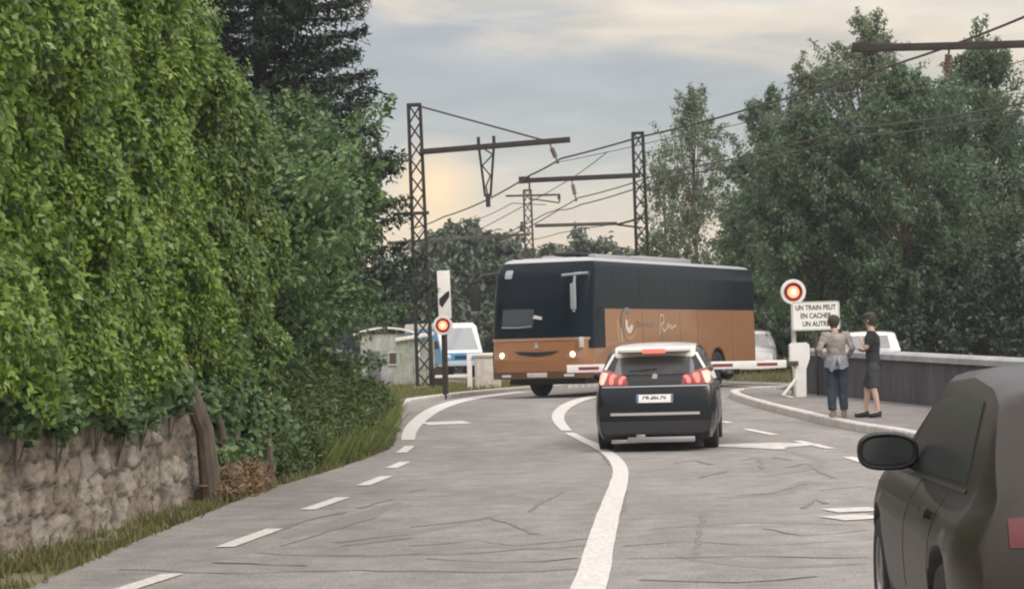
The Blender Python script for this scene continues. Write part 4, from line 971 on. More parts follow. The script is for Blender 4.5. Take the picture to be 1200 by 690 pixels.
# --- black SUV with the pale roof
M_navy = mat('black_car_paint', (.005, .007, .011), .28, metal=0, coat=.25, spec=.28)
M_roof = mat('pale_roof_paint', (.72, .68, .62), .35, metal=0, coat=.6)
suvp = G(769, 529.5); yaw = 90 - 6.5
suv = empty('suv_car', (suvp.x, suvp.y, tz(suvp.y)), R(yaw), 'black SUV with lit brake lights waiting at the barrier, seen from behind', 'car')
def suvtop(x): return interp([0, .03, .06, .10, .16, .50, .62, .9, 1.6, 2.4, 3.0, 3.25, 3.9, 4.35, 4.45], [.72, .80, .95, 1.06, 1.12, 1.46, 1.535, 1.56, 1.585, 1.56, 1.34, 1.10, 1.02, .86, .66], x)
sv = Car(suv, 4.45, .91, suvtop, M_navy, zb=.17, wheels=(.92, 3.6), wr=.35)
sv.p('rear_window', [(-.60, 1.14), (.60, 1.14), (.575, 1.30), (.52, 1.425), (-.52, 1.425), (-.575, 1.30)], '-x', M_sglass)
for sgn in (1, -1): sv.p('rear_pillar_highlight', [(sgn * a, b) for a, b in [(.585, 1.455), (.63, 1.455), (.76, 1.22), (.73, 1.20)]][::sgn], '-x', M_roof)  # sky highlight along the pillar edges, painted on as pale strips
sv.p('tailgate_panel', rrect(-.60, .985, .60, 1.10, .03), '-x', M_blackpl)
for sgn in (1, -1):
    f = lambda pts: [(sgn * a, b) for a, b in pts][::sgn]
    tl = sv.p('tail_light', f([(.38, .985), (.83, .985), (.86, 1.06), (.80, 1.24), (.66, 1.20), (.44, 1.12)]), '-x', M_tl, .003, .006)
    for k, a in enumerate((.45, .585, .72)):
        z1 = 1.10 + .03 * k; o = patch(sv.bvh, f([(a + .03, 1.01), (a + .075, 1.0), (a + .085, 1.04), (a + .05 + .02 * k, z1), (a + .01 + .02 * k, z1 + .02), (a - .03, z1), (a + .025, z1 - .04)]), '-x', .011, .004, .05, 'lamp_claw', M_tlhot if k == 2 else M_tlon, tl)
sv.p('chrome_strip', rrect(-.78, .958, .78, .975, .006), '-x', M_alloy, .003, .008)
sv.p('chrome_strip', rrect(-.66, .545, .66, .585, .012), '-x', M_chrome, .004, .02)
sv.p('lower_bumper', [(-.76, .20), (.76, .20), (.82, .46), (-.82, .46)], '-x', M_blackpl, .003, .01)
mb = MB(); mb.box((.0, -.08, .185), (.10, 1.0, .085), bev=.02); mb.box((.02, .46, .165), (.10, .40, .06), bev=.02); mb.box((.0, .22, .24), (.09, .14, .05), bev=.015); mb.build('skid_plate', M_alloy, suv)
npl = sv.p('number_plate', rrect(-.27, .73, .27, .845, .012), '-x', M_white, .004, .012)
for a in (-.255, .255):
    patch(sv.bvh, rrect(a - .018, .735, a + .018, .84, .004), '-x', .017, .002, .05, 'plate_band', mat('plate_blue', (.10, .14, .30), .5), npl)
xh = sv.bvh.ray_cast(Vector((-5, 0, .79)), Vector((1, 0, 0)))[0].x
text_mesh('CP-486-DL', .095, M_black, Matrix.Translation((xh - .019, 0, .787)) @ Matrix.Rotation(R(-90), 4, 'Z') @ Matrix.Rotation(R(90), 4, 'X'), 'plate_lettering', npl, .001, .002, .85)
xh = sv.bvh.ray_cast(Vector((-5, 0, 1.10)), Vector((1, 0, 0)))[0].x
mb = MB(); mb.prism([(-.05, -.05), (-.02, -.06), (.0, -.02), (.03, -.06), (.055, -.03), (.035, .02), (.05, .05), (.0, .075), (-.03, .05), (-.04, 0)], .012, Matrix.Translation((xh - .006, 0, 1.085)) @ Matrix.Rotation(R(-90), 4, 'Z') @ Matrix.Rotation(R(90), 4, 'X')); mb.build('badge', M_chrome, suv)
mb = MB(); mb.box((.34, 0, 1.525), (.48, 1.08, .05), Matrix.Rotation(R(-7), 3, 'Y'), .02); mb.build('roof_spoiler', M_roof, suv)
o = patch(sv.bvh, [(x, y) for x, y in rrect(.42, -.60, 2.75, .60, .06)], '+z', .002, .005, .1, 'roof_panel', M_roof, suv)
mb = MB(); mb.box((.17, 0, 1.485), (.12, 1.06, .05), bev=.012); mb.build('spoiler_underside', M_blackpl, suv)
mb = MB(); mb.box((.10, 0, 1.488), (.03, .34, .065), bev=.01); mb.build('brake_light', M_tlbrk, suv)
mb = MB(); mb.tube([(.17, -.02, 1.15), (.20, .3, 1.20)], .013, 6); mb.box((.205, .18, 1.205), (.02, .42, .02), Matrix.Rotation(R(-5), 3, 'X')); mb.build('wiper', M_black, suv)
sv.p('side_window', [(.55, 1.05), (3.1, 1.02), (2.55, 1.42), (1.6, 1.48), (.8, 1.40)], '+y', M_glass, mir=True)
sv.p('side_trim', [(.45, 1.00), (3.15, .985), (3.15, 1.005), (.45, 1.025)], '+y', M_chrome, mir=True)
for sd in (1, -1):
    mb = MB(); mb.ball((2.95, sd * 1.02, 1.08), .12, 2, (.7, 1, .75)); mb.tube([(2.95, sd * .85, 1.0), (2.95, sd * .97, 1.05)], .03, 6); mb.build('wing_mirror', M_navy, suv)
    sv.p('door_handle', rrect(1.2, .88, 1.4, .91, .01), '+y' if sd > 0 else '-y', M_navy, .01, .02)

# --- brown-grey car at the right, close to the camera
M_brown = mat('grey_brown_car_paint', (.026, .020, .017), .38, metal=0, coat=.12, spec=.3)
M_rglass = mat('rough_tinted_glass', (.02, .024, .027), .3, spec=.4)  # roughened to blur the door mirror's reflection in the side windows
bc_y = 8.55; lat = 1.70
h0 = R(90 - 3.7)
lx = Vector((math.cos(h0), math.sin(h0))); ly = Vector((-math.sin(h0), math.cos(h0)))
bpos = Vector((lat, bc_y)) - ly * .89
brown = empty('hatchback_car', (bpos.x, bpos.y, 0), h0, 'grey-brown car at the lower right edge with a black door mirror', 'car')
def btop(x): return interp([0, .04, .1, .16, .5, .75, 1.4, 2.2, 2.9, 3.25, 3.9, 4.2, 4.3], [.66, .82, .98, 1.04, 1.36, 1.42, 1.46, 1.43, 1.16, .98, .88, .74, .6], x)
bc = Car(brown, 4.3, .89, btop, M_brown, zb=.2, wheels=(.8, 3.4), wr=.33, wz=([.2, .3, .45, .62, .78, .86, .94, 1.1, 1.3, 1.5], [.92, .965, .99, 1, .985, .935, .865, .81, .74, .66]))
bc.p('rear_window', [(-.56, 1.06), (.56, 1.06), (.5, 1.32), (-.5, 1.32)], '-x', M_glass)
bc.p('side_window', [(.75, .98), (2.9, .95), (2.45, 1.27), (1.6, 1.36), (.9, 1.32)], '+y', M_rglass, mir=True)
bc.p('window_trim', [(.70, .945), (3.0, .915), (3.0, .93), (.70, .96)], '+y', M_black, mir=True)
bc.p('tail_light', [(.52, .78), (.70, .78), (.70, .89), (.58, .90)], '-x', mat('dark_red_lens', (.10, .005, .005), .3, coat=.2), mir=True)
bc.p('reversing_lamp', [(.46, .77), (.51, .77), (.56, .90), (.52, .90)], '-x', M_lampd, mir=True)
bc.p('tailgate_seam', rrect(-.60, .735, .60, .742, .003), '-x', M_black)
bc.p('rear_bumper', [(-.78, .30), (.78, .30), (.80, .46), (-.80, .46)], '-x', M_blackpl, .003, .01)
bc.p('sill_trim', rrect(.75 + .5, .26, 2.95, .32, .02), '+y', M_blackpl, .003, .01, mir=True)
bc.p('door_handle', rrect(1.25, .80, 1.45, .835, .012), '+y', M_brown, .01, .02, mir=True)
bc.p('number_plate', rrect(-.26, .58, .26, .69, .01), '-x', M_white, .004, .01)
mb = MB()
# door seam lines
for xx in (1.15, 2.1): bc.p('door_seam', [(xx, .42), (xx + .012, .42), (xx + .012, .93), (xx, .93)], '+y', M_black, .0005, .0012, mir=True)
def door_mirror(root, x, y, z, shell, sd=1, sc_=1):
    mb = MB(); bm = mb.bm; rows = []
    # housing: squashed rounded bowl opening towards the rear
    n = 28
    def ring(xo, w_, h_, cx=0, cz=0):
        o = []
        for k in range(n):
            a = 2 * math.pi * k / n; c_, s_ = math.cos(a), math.sin(a)
            px = abs(c_) ** .72 * (1 if c_ > 0 else -1) * w_; pz = abs(s_) ** .72 * (1 if s_ > 0 else -1) * h_
            if s_ > 0: pz *= 1 - .18 * (c_ < 0) * abs(c_)
            o.append(bm.verts.new(Vector((x + xo, y + sd * (px + cx), z + pz + cz))))
        return o
    rg = [ring(0, .140, .084), ring(.02, .152, .096), ring(.07, .148, .094), ring(.12, .12, .075), ring(.155, .06, .04)]
    for A_, B_ in zip(rg, rg[1:]):
        for k in range(n): bm.faces.new((A_[k], A_[(k + 1) % n], B_[(k + 1) % n], B_[k]))
    bm.faces.new(rg[-1]); 
    inn = ring(.028, .130, .074)
    for k in range(n): bm.faces.new((rg[0][k], rg[0][(k + 1) % n], inn[(k + 1) % n], inn[k]))
    bm.faces.new(inn)
    m_ = mb.build('wing_mirror', shell, root)
    g_ = MB(); bm = g_.bm
    r_ = []
    for k in range(n):
        a = 2 * math.pi * k / n; c_, s_ = math.cos(a), math.sin(a)
        r_.append(bm.verts.new(Vector((x + .024, y + sd * abs(c_) ** .72 * (1 if c_ > 0 else -1) * .122, z + abs(s_) ** .72 * (1 if s_ > 0 else -1) * .068))))
    bm.faces.new(r_); g_.build('mirror_glass', mat('mirror_glass', (.10, .125, .15), .12, metal=1), m_)
    a_ = MB(); a_.tube([(x + .06, y - sd * .10, z - .05), (x + .05, y - sd * .19, z - .095)], [.035, .03], 10); a_.build('mirror_arm', M_blackpl, m_)
# mirror where the photo shows it
mm_ = P(1041, 528.5, 11.0); rel = Vector((mm_.x - bpos.x, mm_.y - bpos.y)); mxl, myl = rel.dot(lx), rel.dot(ly)
door_mirror(brown, mxl, myl, mm_.z, M_blackpl)
door_mirror(brown, mxl, -myl, mm_.z, M_blackpl, -1)

# --- white cars beyond the crossing and the parapet
M_wcar = mat('white_car_paint', (.72, .72, .71), .3, coat=1)
def white_car(label, x, y, yaw_, H=1.5, group=None, L=4.2, lit=False):
    r_ = empty('white_car', (x, y, tz(y)), R(yaw_), label, 'car')
    k = H / 1.5
    c_ = Car(r_, L, .88, lambda q: k * interp([0, .06, .15, .5, .8, 1.5, 2.3, 3.0, 3.3, 3.9, L - .05, L], [.7, .95, 1.05, 1.38, 1.45, 1.5, 1.46, 1.12, .98, .9, .74, .6], q), M_wcar, wheels=(.8, L - .85), wr=.32)
    c_.p('windscreen', [(-.6, 1.02 * k), (.6, 1.02 * k), (.52, 1.38 * k), (-.52, 1.38 * k)], '+x', M_glass)
    c_.p('rear_window', [(-.56, 1.08 * k), (.56, 1.08 * k), (.5, 1.36 * k), (-.5, 1.36 * k)], '-x', M_glass)
    c_.p('side_window', [(.7, 1.0 * k), (3.1, .97 * k), (2.5, 1.36 * k), (1.6, 1.4 * k), (.9, 1.36 * k)], '+y', M_glass, mir=True)
    c_.p('headlight', [(.45, .66), (.74, .68), (.76, .78), (.5, .76)], '+x', M_lampw if lit else M_lampd, mir=True)
    c_.p('grille', rrect(-.45, .38, .45, .60, .04), '+x', M_blackpl)
    c_.p('number_plate', rrect(-.26, .42, .26, .52, .01), '+x', M_white, .008, .008)
    return r_
pc = P(893, 440, 77); white_car('white car facing the camera between the coach rear and the barrier post', pc.x, 79.5, -97, 1.62)
pc = P(1014, 420, 60); white_car('white car roof showing over the parapet between the two pedestrians', 9.95, 62, -100, 1.42)

# --- blue and white van at left
bv = P(543, 430, 98); van = empty('delivery_van', (bv.x, 98, tz(98)), R(-68), 'blue and white van facing the camera, left of the coach', 'van')
M_blue = mat('blue_van_paint', (.07, .30, .55), .35, coat=1)
prof = [(0, .5), (.0, 1.0), (.12, 1.15), (.75, 2.25), (1.2, 2.42), (4.9, 2.45), (5.0, 2.3), (5.0, .5)]
mb = MB(); Mv = Matrix.Rotation(R(90), 4, 'X'); 
def vanrows(hw): return [Vector((-x, hw, z)) for x, z in prof]
mb.sheet([vanrows(-.95 if k == 0 else .95 if k == 3 else (-.9, .9)[k - 1]) if k in (0, 3) else vanrows((-.95, .95)[k - 1]) for k in (1, 2)])
mb.prism([(-x, z) for x, z in prof], 1.9, Matrix.Translation((0, .95, 0)) @ Mv); bmesh.ops.remove_doubles(mb.bm, verts=mb.bm.verts, dist=.001)
es = [e for e in mb.bm.edges]; mb.build('body', M_wcar, van, ang=30)
mb = MB(); mb.prism([(-.1, .6), (-4.9, .6), (-4.9, 2.2), (-.85, 2.2), (-.15, 1.15)], .03, Matrix.Translation((0, .985, 0)) @ Mv); mb.prism([(-.1, .6), (-4.9, .6), (-4.9, 2.2), (-.85, 2.2), (-.15, 1.15)], .03, Matrix.Translation((0, -.955, 0)) @ Mv)
mb.build('side_panel', M_blue, van)
a = Vector((-.17, 0, 1.2)); b = Vector((-.72, 0, 2.18)); nn_ = Vector((.87, 0, .48))
mb = MB(); vs = [a + nn_ * .02 + Vector((0, -.8, 0)), a + nn_ * .02 + Vector((0, .8, 0)), b + nn_ * .02 + Vector((0, .7, 0)), b + nn_ * .02 + Vector((0, -.7, 0))]
f1 = [mb.bm.verts.new(v) for v in vs]; f2 = [mb.bm.verts.new(v - nn_ * .03) for v in vs]; mb.bm.faces.new(f1); mb.bm.faces.new(f2[::-1])
for k in range(4): mb.bm.faces.new((f1[k], f2[k], f2[(k + 1) % 4], f1[(k + 1) % 4]))
mb.build('windscreen', mat('pale_windscreen', (.25, .27, .28), .08, spec=1, coat=1), van)
mb = MB(); mb.box((.03, 0, .62), (.12, 1.9, .22), bev=.03); mb.build('bumper', mat('van_bumper', (.45, .52, .6), .5), van)
for sd in (.7, -.7): mb = MB(); mb.ball((0.02, sd, .9), .13, 2, (.4, 1.2, .9)); mb.build('headlight', M_lampd, van)
mb = MB(); mb.box((.01, 0, .90), (.03, 1.86, .36), bev=.01); mb.build('front_panel', M_blue, van); mb = MB(); mb.box((.03, 0, .88), (.03, .8, .16), bev=.01); mb.build('grille', M_blackpl, van)
for sd in (1, -1):
    mb = MB(); mb.box((-.45, sd * 1.12, 1.45), (.12, .2, .36), bev=.03); mb.tube([(-.45, sd * .95, 1.35), (-.45, sd * 1.08, 1.4)], .025, 6); mb.build('wing_mirror', M_blackpl, van)
    for xx in (-.95, -4.0): tyre_wheel(van, (xx, sd * .85, .35), .35, .22, sd, M_dkrim)

# --- the coach
BL, BW, BH = 12.2, 1.32, 3.40
M_cop_ = mat('copper_coach_paint', (.32, .148, .062), .42, metal=.2, coat=.5, var=.06, vscale=.8)
M_cop2 = mat('copper_front_paint', (.26, .125, .07), .32, metal=.35, coat=.7)
M_silver = mat('coach_roof_silver', (.42, .43, .43), .35, metal=.4)
def outline(z, grow=0.0):
    """plan of the coach at height z, from the rear centre round the left side, nose, right side"""
    ins = interp([0, 3.0, 3.18, 3.28, 3.35, 3.385, 3.40], [0, 0, .03, .08, .17, .32, .55], z)
    tumb = .045 * max(0, (z - 1.2) / 2.2) ** 1.3
    rake = interp([.4, .9, 1.2, 1.8, 2.4, 3.0, 3.4], [.06, 0, .03, .10, .22, .42, .72], z)
    hw = BW - ins - tumb + grow; rr = .16; pts = []; tags = []
    xr = -BL + ins * .6 - grow
    for k in range(6): y = hw * k / 6 * .86; pts.append((xr, y)); tags.append(('r', y))
    for k in range(7): a = R(90 * k / 6); pts.append((xr + rr - rr * math.cos(a), hw - rr + rr * math.sin(a))); tags.append(('r', 0))
    xf0 = -.55
    for k in range(1, 59): x = xr + rr + (xf0 - xr - rr) * k / 59; pts.append((x - rake * .45 * (k / 59) ** 12, hw)); tags.append(('s', x))
    n = 26
    for k in range(n + 1):          # nose: super-ellipse half
        a = R(90 * k / n); c_, s_ = math.cos(a), math.sin(a)
        x = xf0 - rake * .45 + (.55 + grow - rake * .55 - ins * .5) * abs(s_) ** .62; y = hw * abs(c_) ** .48 if k < n else 0
        pts.append((x, y)); tags.append(('f', y))
    full = pts + [(x, -y) for x, y in pts[-2:0:-1]]
    return full, len(pts)
zs = sorted(set(list(np.linspace(.47, 1.0, 9)) + [1.08, 1.16] + list(np.linspace(1.25, 2.0, 8)) + [2.08, 2.14, 2.2] + list(np.linspace(2.3, 3.0, 8)) + [3.08, 3.14, 3.18, 3.22, 3.25, 3.28, 3.315, 3.35, 3.37, 3.385, 3.395, 3.4]))
fcx, fcy = P(693, 400, 53).x, 53.0
th = R(270 - 25.5)          # forward direction: towards the viewer, turned left
fw = Vector((math.cos(th), math.sin(th))); lf = Vector((-fw.y, fw.x))
# the left front corner stands at (fcx, fcy)
bo = Vector((fcx, fcy)) - lf * BW + fw * .30
bus = empty('coach', (bo.x, bo.y, tz(54)), th, 'copper-brown coach with dark tinted glass turning across the level crossing', 'coach')
mb = MB(); g = [[mb.bm.verts.new((x, y, z)) for x, y in outline(z)[0]] for z in zs]; n = len(g[0])
for A_, B_ in zip(g, g[1:]):
    for k in range(n): mb.bm.faces.new((A_[k], A_[(k + 1) % n], B_[(k + 1) % n], B_[k]))
mb.bm.faces.new(g[0][::-1]); mb.bm.faces.new(g[-1])
bmesh.ops.recalc_face_normals(mb.bm, faces=mb.bm.faces); bbvh = BVHTree.FromBMesh(mb.bm)
for f in mb.bm.faces: f.material_index = 1 if f.calc_center_median().z > 3.262 else 0
body = mb.build('body', [M_cop_, M_silver], bus, ang=40)
cut = MB()
for wx in (-2.75, -9.0):
    for sd in (1, -1): cut.lathe([(.60, -.25), (.60, .4)], 30, Matrix.Translation((wx, sd * (BW - .1), .50)) @ Matrix.Rotation(R(-90 * sd), 4, 'X'))
co_ = cut.build('cut', M_blackpl, bus); body.data.materials.append(M_blackpl)
for p_ in co_.data.polygons: p_.material_index = 0
md = body.modifiers.new('b', 'BOOLEAN'); md.object = co_; md.solver = 'EXACT'
bpy.context.view_layer.update(); me = bpy.data.meshes.new_from_object(body.evaluated_get(bpy.context.evaluated_depsgraph_get())); body.modifiers.clear(); body.data = me; bpy.data.objects.remove(co_)
# glass: skin 12 mm proud, over chosen spans
def skin(name, z0, zt_, sel, m, grow=.012, parent=bus, n=12):
    mb = MB(); zl = [z0] + [z for z in zs if z0 + .004 < z < zt_ - .004] + [zt_]; rows = []
    for z in zl: 
        o, k = outline(z, grow); rows.append([Vector((*o[i % len(o)], z)) for i in sel])
    # rims going inwards so it has an edge
    mb.sheet(rows)
    o, k = outline(z0, -.01); mb.sheet([[Vector((*o[i % len(o)], z0)) for i in sel], rows[0]]); o, k = outline(zt_, -.01); mb.sheet([rows[-1], [Vector((*o[i % len(o)], zt_)) for i in sel]])
    for e_ in (0, -1):
        mb.sheet([[r_[e_] for r_ in rows], [Vector((*outline(z, -.01)[0][sel[e_] % n_out], z)) for z in zl]])
    bmesh.ops.remove_doubles(mb.bm, verts=mb.bm.verts, dist=.0005)
    return mb.build(name, m, parent, ang=30)
n_out = len(outline(1)[0]); nh = outline(1)[1]; nose = nh - 1
iside0 = 12; isf = 13 + 57      # indices of left side points
zglass = 3.285
# windscreen wraps from left corner to right corner
skin('windscreen', 1.45, zglass, list(range(nose - 19, nose + 20)), M_bglass, .014)
skin('side_glass', 2.13, zglass, list(range(iside0, nose - 18)), M_bglass, .012)
skin('side_glass', 2.13, zglass, list(range(2 * nose - (nose - 19), 2 * nose - iside0 + 1)), M_bglass, .012)
skin('driver_window', 1.18, 2.13, list(range(isf - 2, nose - 18)), M_bglass, .012)
skin('door_glass', .62, 2.13, list(range(2 * nose - (nose - 19), 2 * nose - isf + 5)), M_bglass, .012)
patch(bbvh, [(-.62, 1.18), (-.95, 2.13), (-.62, 2.13)][::-1], '+y', .008, .004, .1, 'driver_window', M_bglass, bus)
# window joints
for i in range(iside0 + 8, isf - 4, 9):
    x0 = outline(2.5)[0][i][0]
    patch(bbvh, [(x0, 2.15), (x0 + .025, 2.15), (x0 + .025, 3.15), (x0, 3.15)], '+y', .013, .002, .2, 'window_joint', M_bglass, bus)
# lower front: trims, grille, lamps
skin('front_trim', 1.385, 1.445, list(range(nose - 20, nose + 21)), mat('bronze_trim', (.42, .27, .19), .35, metal=.4), .02, n=3)
skin('bumper', .47, .64, list(range(nose - 24, nose + 25)), mat('copper_dark', (.13, .065, .042), .45, metal=.3), .02, n=4)
patch(bbvh, [(-.60, 1.13), (-.42, 1.05), (-.1, 1.01), (.1, 1.01), (.42, 1.05), (.60, 1.13), (.40, 1.125), (0, 1.11), (-.40, 1.125)], '+x', .008, .006, .08, 'grille', M_black, bus)
for sd in (1, -1):
    f = lambda pts: [(sd * a, b) for a, b in pts][::sd]
    hc = patch(bbvh, f([(.74, .93), (1.12, .93), (1.18, 1.05), (1.16, 1.17), (.80, 1.13)]), '+x', .006, .006, .06, 'headlight_cluster', mat('lamp_surround', (.30, .16, .10), .25, coat=1), bus)
    xf = bbvh.ray_cast(Vector((5, sd * .93, 1.04)), Vector((-1, 0, 0)))[0].x
    mb = MB(); mb.ball((xf + .01, sd * .93, 1.04), .075, 3, (.35, 1, 1)); mb.build('headlight', M_lampw, hc)
    patch(bbvh, f(rrect(.70, .52, .95, .58, .02)), '+x', .025, .006, .06, 'fog_lamp', M_lampd, bus)
text_M = Matrix.Translation((bbvh.ray_cast(Vector((5, 0, 1.25)), Vector((-1, 0, 0)))[0].x + .012, 0, 1.22)) @ Matrix.Rotation(R(90), 4, 'Z') @ Matrix.Rotation(R(90), 4, 'X')
mb = MB(); mb.prism([(-.12, -.04), (-.05, .0), (-.03, .08), (0, .14), (.03, .08), (.05, 0), (.12, -.04), (0, -.01)], .015, text_M); mb.build('front_badge', M_chrome, bus)
# number plate front, vertical wiper trims, sticker, dashboard glints painted as patches on the screen
xf = bbvh.ray_cast(Vector((5, 0, .56)), Vector((-1, 0, 0)))[0].x
mb = MB(); mb.box((xf + .03, 0, .56), (.02, .52, .11), bev=.004); mb.build('number_plate', M_whited, bus)
def scr(y, z, off=.03):
    hh_ = bbvh.ray_cast(Vector((5, y, z)), Vector((-1, 0, 0))); return hh_[0] + hh_[1] * off
mb = MB(); mb.tube([scr(-.95, 1.72), scr(-.5, 1.70), scr(-.15, 1.73)], .018, 6); mb.build('wiper', mat('grey_wiper', (.25, .27, .29), .5), bus)
patch(bbvh, rrect(-.98, 2.90, -.78, 3.10, .03), '+x', .020, .003, .08, 'windscreen_sticker_glint', mat('sticker', (.30, .36, .40), .6), bus)
patch(bbvh, rrect(-.95, 1.68, -.1, 2.15, .05), '+x', .0165, .001, .1, 'windscreen_sticker_glint', mat('screen_grey', (.035, .05, .06), .3), bus)
patch(bbvh, [(-.12, 1.92), (.12, 1.88), (.13, 1.95), (-.08, 2.0)], '+x', .020, .002, .08, 'windscreen_sticker_glint', M_whited, bus)
# mirrors
M_mirr = mat('coach_mirror_grey', (.30, .33, .35), .4)
mb = MB(); mb.tube([(-.35, -1.12, 3.05), (-.05, -1.4, 3.0), (.05, -1.55, 2.85), (.02, -1.58, 2.75)], .035, 8); mb.box((.02, -1.58, 2.45), (.14, .24, .62), bev=.05); mb.build('mirror', M_blackpl, bus)
mb = MB(); mb.tube([(-.45, 1.05, 2.98), (-.02, 1.06, 2.96), (.05, 1.05, 2.6), (.05, 1.04, 2.05)], .035, 8); mb.tube([(.05, .75, 2.93), (-.05, 1.38, 2.97)], .035, 6); mb.box((.07, 1.04, 2.42), (.1, .13, .62), bev=.03); mb.build('mirror', M_mirr, bus)
mb = MB(); mb.box((-.05, 1.17, 1.32), (.16, .08, .26), bev=.03); mb.build('corner_marker', M_whited, bus)
# roof units
mb = MB(); mb.box((-3.2, 0, 3.42), (2.3, 1.5, .16), bev=.06); mb.build('roof_hatch', M_silver, bus)
mb = MB(); mb.box((-6.6, 0, 3.43), (3.6, 1.7, .18), bev=.07); mb.build('air_conditioning_unit', M_silver, bus)
mb = MB(); mb.box((-2.0, .2, 3.5), (.9, .7, .08), bev=.03); mb.build('roof_hatch', M_blackpl, bus)
# side details on the copper flank
for xx in (-3.6, -4.9, -6.2, -7.5, -10.2):
    patch(bbvh, [(xx, .55), (xx + .018, .55), (xx + .018, 2.05), (xx, 2.05)], '+y', .0005, .0015, .2, 'luggage_door_seam', mat('seam', (.10, .05, .03), .7), bus)
patch(bbvh, [(-11.9, .60), (-.75, .60), (-.75, .62), (-11.9, .62)], '+y', .002, .003, .3, 'sill_seam', M_black, bus)
patch(bbvh, [(-11.95, .49), (-9.75, .49), (-9.75, .72), (-11.95, .72)], '+y', .004, .01, .15, 'rear_skirt', mat('skirt_dark', (.09, .06, .05), .6), bus)
Mside = lambda x, z: Matrix.Translation((x, BW - .01 + .012, z)) @ Matrix.Rotation(R(180), 4, 'Z') @ Matrix.Rotation(R(90), 4, 'X')
def ringpts(r0, r1, a0, a1, n=16): return [(r0 * math.cos(R(a0 + (a1 - a0) * k / n)), r0 * math.sin(R(a0 + (a1 - a0) * k / n))) for k in range(n + 1)] + [(r1 * math.cos(R(a1 - (a1 - a0) * k / n)), r1 * math.sin(R(a1 - (a1 - a0) * k / n))) for k in range(n + 1)]
M_logo1 = mat('logo_cream', (.62, .55, .46), .5); M_logo2 = mat('logo_grey', (.22, .19, .16), .5); M_logo3 = mat('logo_ochre', (.40, .25, .12), .5)
lx_ = -2.55; mb = MB(); mb.prism(ringpts(.34, .22, 60, 260), .006, Mside(lx_, 1.82) @ Matrix.Diagonal((1.1, 1, 1, 1))); mb.build('side_logo', M_logo2, bus)
mb = MB(); mb.prism(ringpts(.25, .10, 150, 350), .008, Mside(lx_ - .12, 1.76)); mb.build('side_logo', M_logo1, bus)
mb = MB(); mb.prism(ringpts(.5, .42, 200, 330), .005, Mside(lx_ - .15, 1.85)); mb.build('side_logo', M_logo3, bus)
# flowing light script beside the logo
def stroke(pts, wd, m, x0, z0, sc_=1):
    mb = MB(); q_ = []
    P2 = [Vector((a, b, 0)) for a, b in pts]
    for i in range(len(P2) - 1):
        p0_, p1_, p2_, p3_ = P2[max(i - 1, 0)], P2[i], P2[i + 1], P2[min(i + 2, len(P2) - 1)]
        for k in range(6):
            t = k / 6; q_.append(.5 * ((2 * p1_) + (-p0_ + p2_) * t + (2 * p0_ - 5 * p1_ + 4 * p2_ - p3_) * t * t + (-p0_ + 3 * p1_ - 3 * p2_ + p3_) * t ** 3))
    q_.append(P2[-1]); rows = []
    Mq = Mside(x0, z0) @ Matrix.Diagonal((sc_, sc_, 1, 1))
    for i, p_ in enumerate(q_):
        t = (q_[min(i + 1, len(q_) - 1)] - q_[max(i - 1, 0)]); t = t.normalized() if t.length else Vector((1, 0, 0)); nn = Vector((-t.y, t.x, 0)) * wd / 2
        rows.append([Mq @ (p_ + nn), Mq @ (p_ - nn)])
    mb.sheet(rows); return mb.build('side_script', m, bus)
stroke([(-.9, -.1), (-.7, .12), (-.6, -.05), (-.45, .05), (-.3, -.06), (-.1, .06), (.05, -.05), (.25, .06), (.4, -.04)], .04, M_logo2, -3.9, 1.72, .9)
stroke([(-.35, -.3), (-.3, .1), (-.2, .32), (.0, .28), (.02, .1), (-.2, .0), (.05, -.2), (.3, -.05), (.4, .05), (.45, -.1), (.6, .0), (.7, -.12), (.95, -.02), (1.1, -.08)], .05, M_logo1, -5.0, 1.72, .8)
patch(bbvh, [(-2.05, 1.30), (-1.95, 1.30), (-1.9, 1.85), (-2.02, 1.85)], '+y', .001, .002, .2, 'side_stripe', M_logo3, bus)
patch(bbvh, [(-2.28, 1.30), (-2.15, 1.30), (-2.15, 1.62), (-2.22, 1.68)], '+y', .001, .002, .2, 'side_stripe', mat('stripe_cream', (.42, .30, .20), .5), bus)
for wx in (-2.75, -9.0):
    for sd in (1, -1): tyre_wheel(bus, (wx, sd * (BW - .17), .50), .50, .30, sd, M_dkrim, spokes=8)
mb = MB(); mb.box((-6.1, 0, .42), (11.0, 2.0, .2)); mb.build('chassis', M_blackpl, bus)
mb = MB(); mb.ball((-BL - .0, .85, 1.1), .12, 2, (.3, 1, 1.8)); mb.ball((-BL, -.85, 1.1), .12, 2, (.3, 1, 1.8)); mb.build('tail_light', M_tl, bus)

# ------------------------------------------------------------------ pedestrians
def skinned(name, joints, edges, m, parent, sub=2, root='pelvis', smooth=True):
    me = bpy.data.meshes.new(name); names = list(joints); idx = {k: i for i, k in enumerate(names)}
    me.from_pydata([joints[k][0] for k in names], [(idx[a], idx[b]) for a, b in edges], []); me.update()
    o = bpy.data.objects.new(name, me); col.objects.link(o)
    md = o.modifiers.new('skin', 'SKIN'); md.branch_smoothing = .4
    for i, k in enumerate(names):
        r_ = joints[k][1]; me.skin_vertices[0].data[i].radius = (r_, r_) if not isinstance(r_, tuple) else r_
        me.skin_vertices[0].data[i].use_root = (k == root)
    ss = o.modifiers.new('s', 'SUBSURF'); ss.levels = sub; ss.render_levels = sub
    bpy.context.view_layer.update(); m2 = bpy.data.meshes.new_from_object(o.evaluated_get(bpy.context.evaluated_depsgraph_get()))
    o.modifiers.clear(); o.data = m2; m2.materials.clear(); m2.materials.append(m); o.name = name
    m2.polygons.foreach_set('use_smooth', [True] * len(m2.polygons)); o.parent = parent
    return o
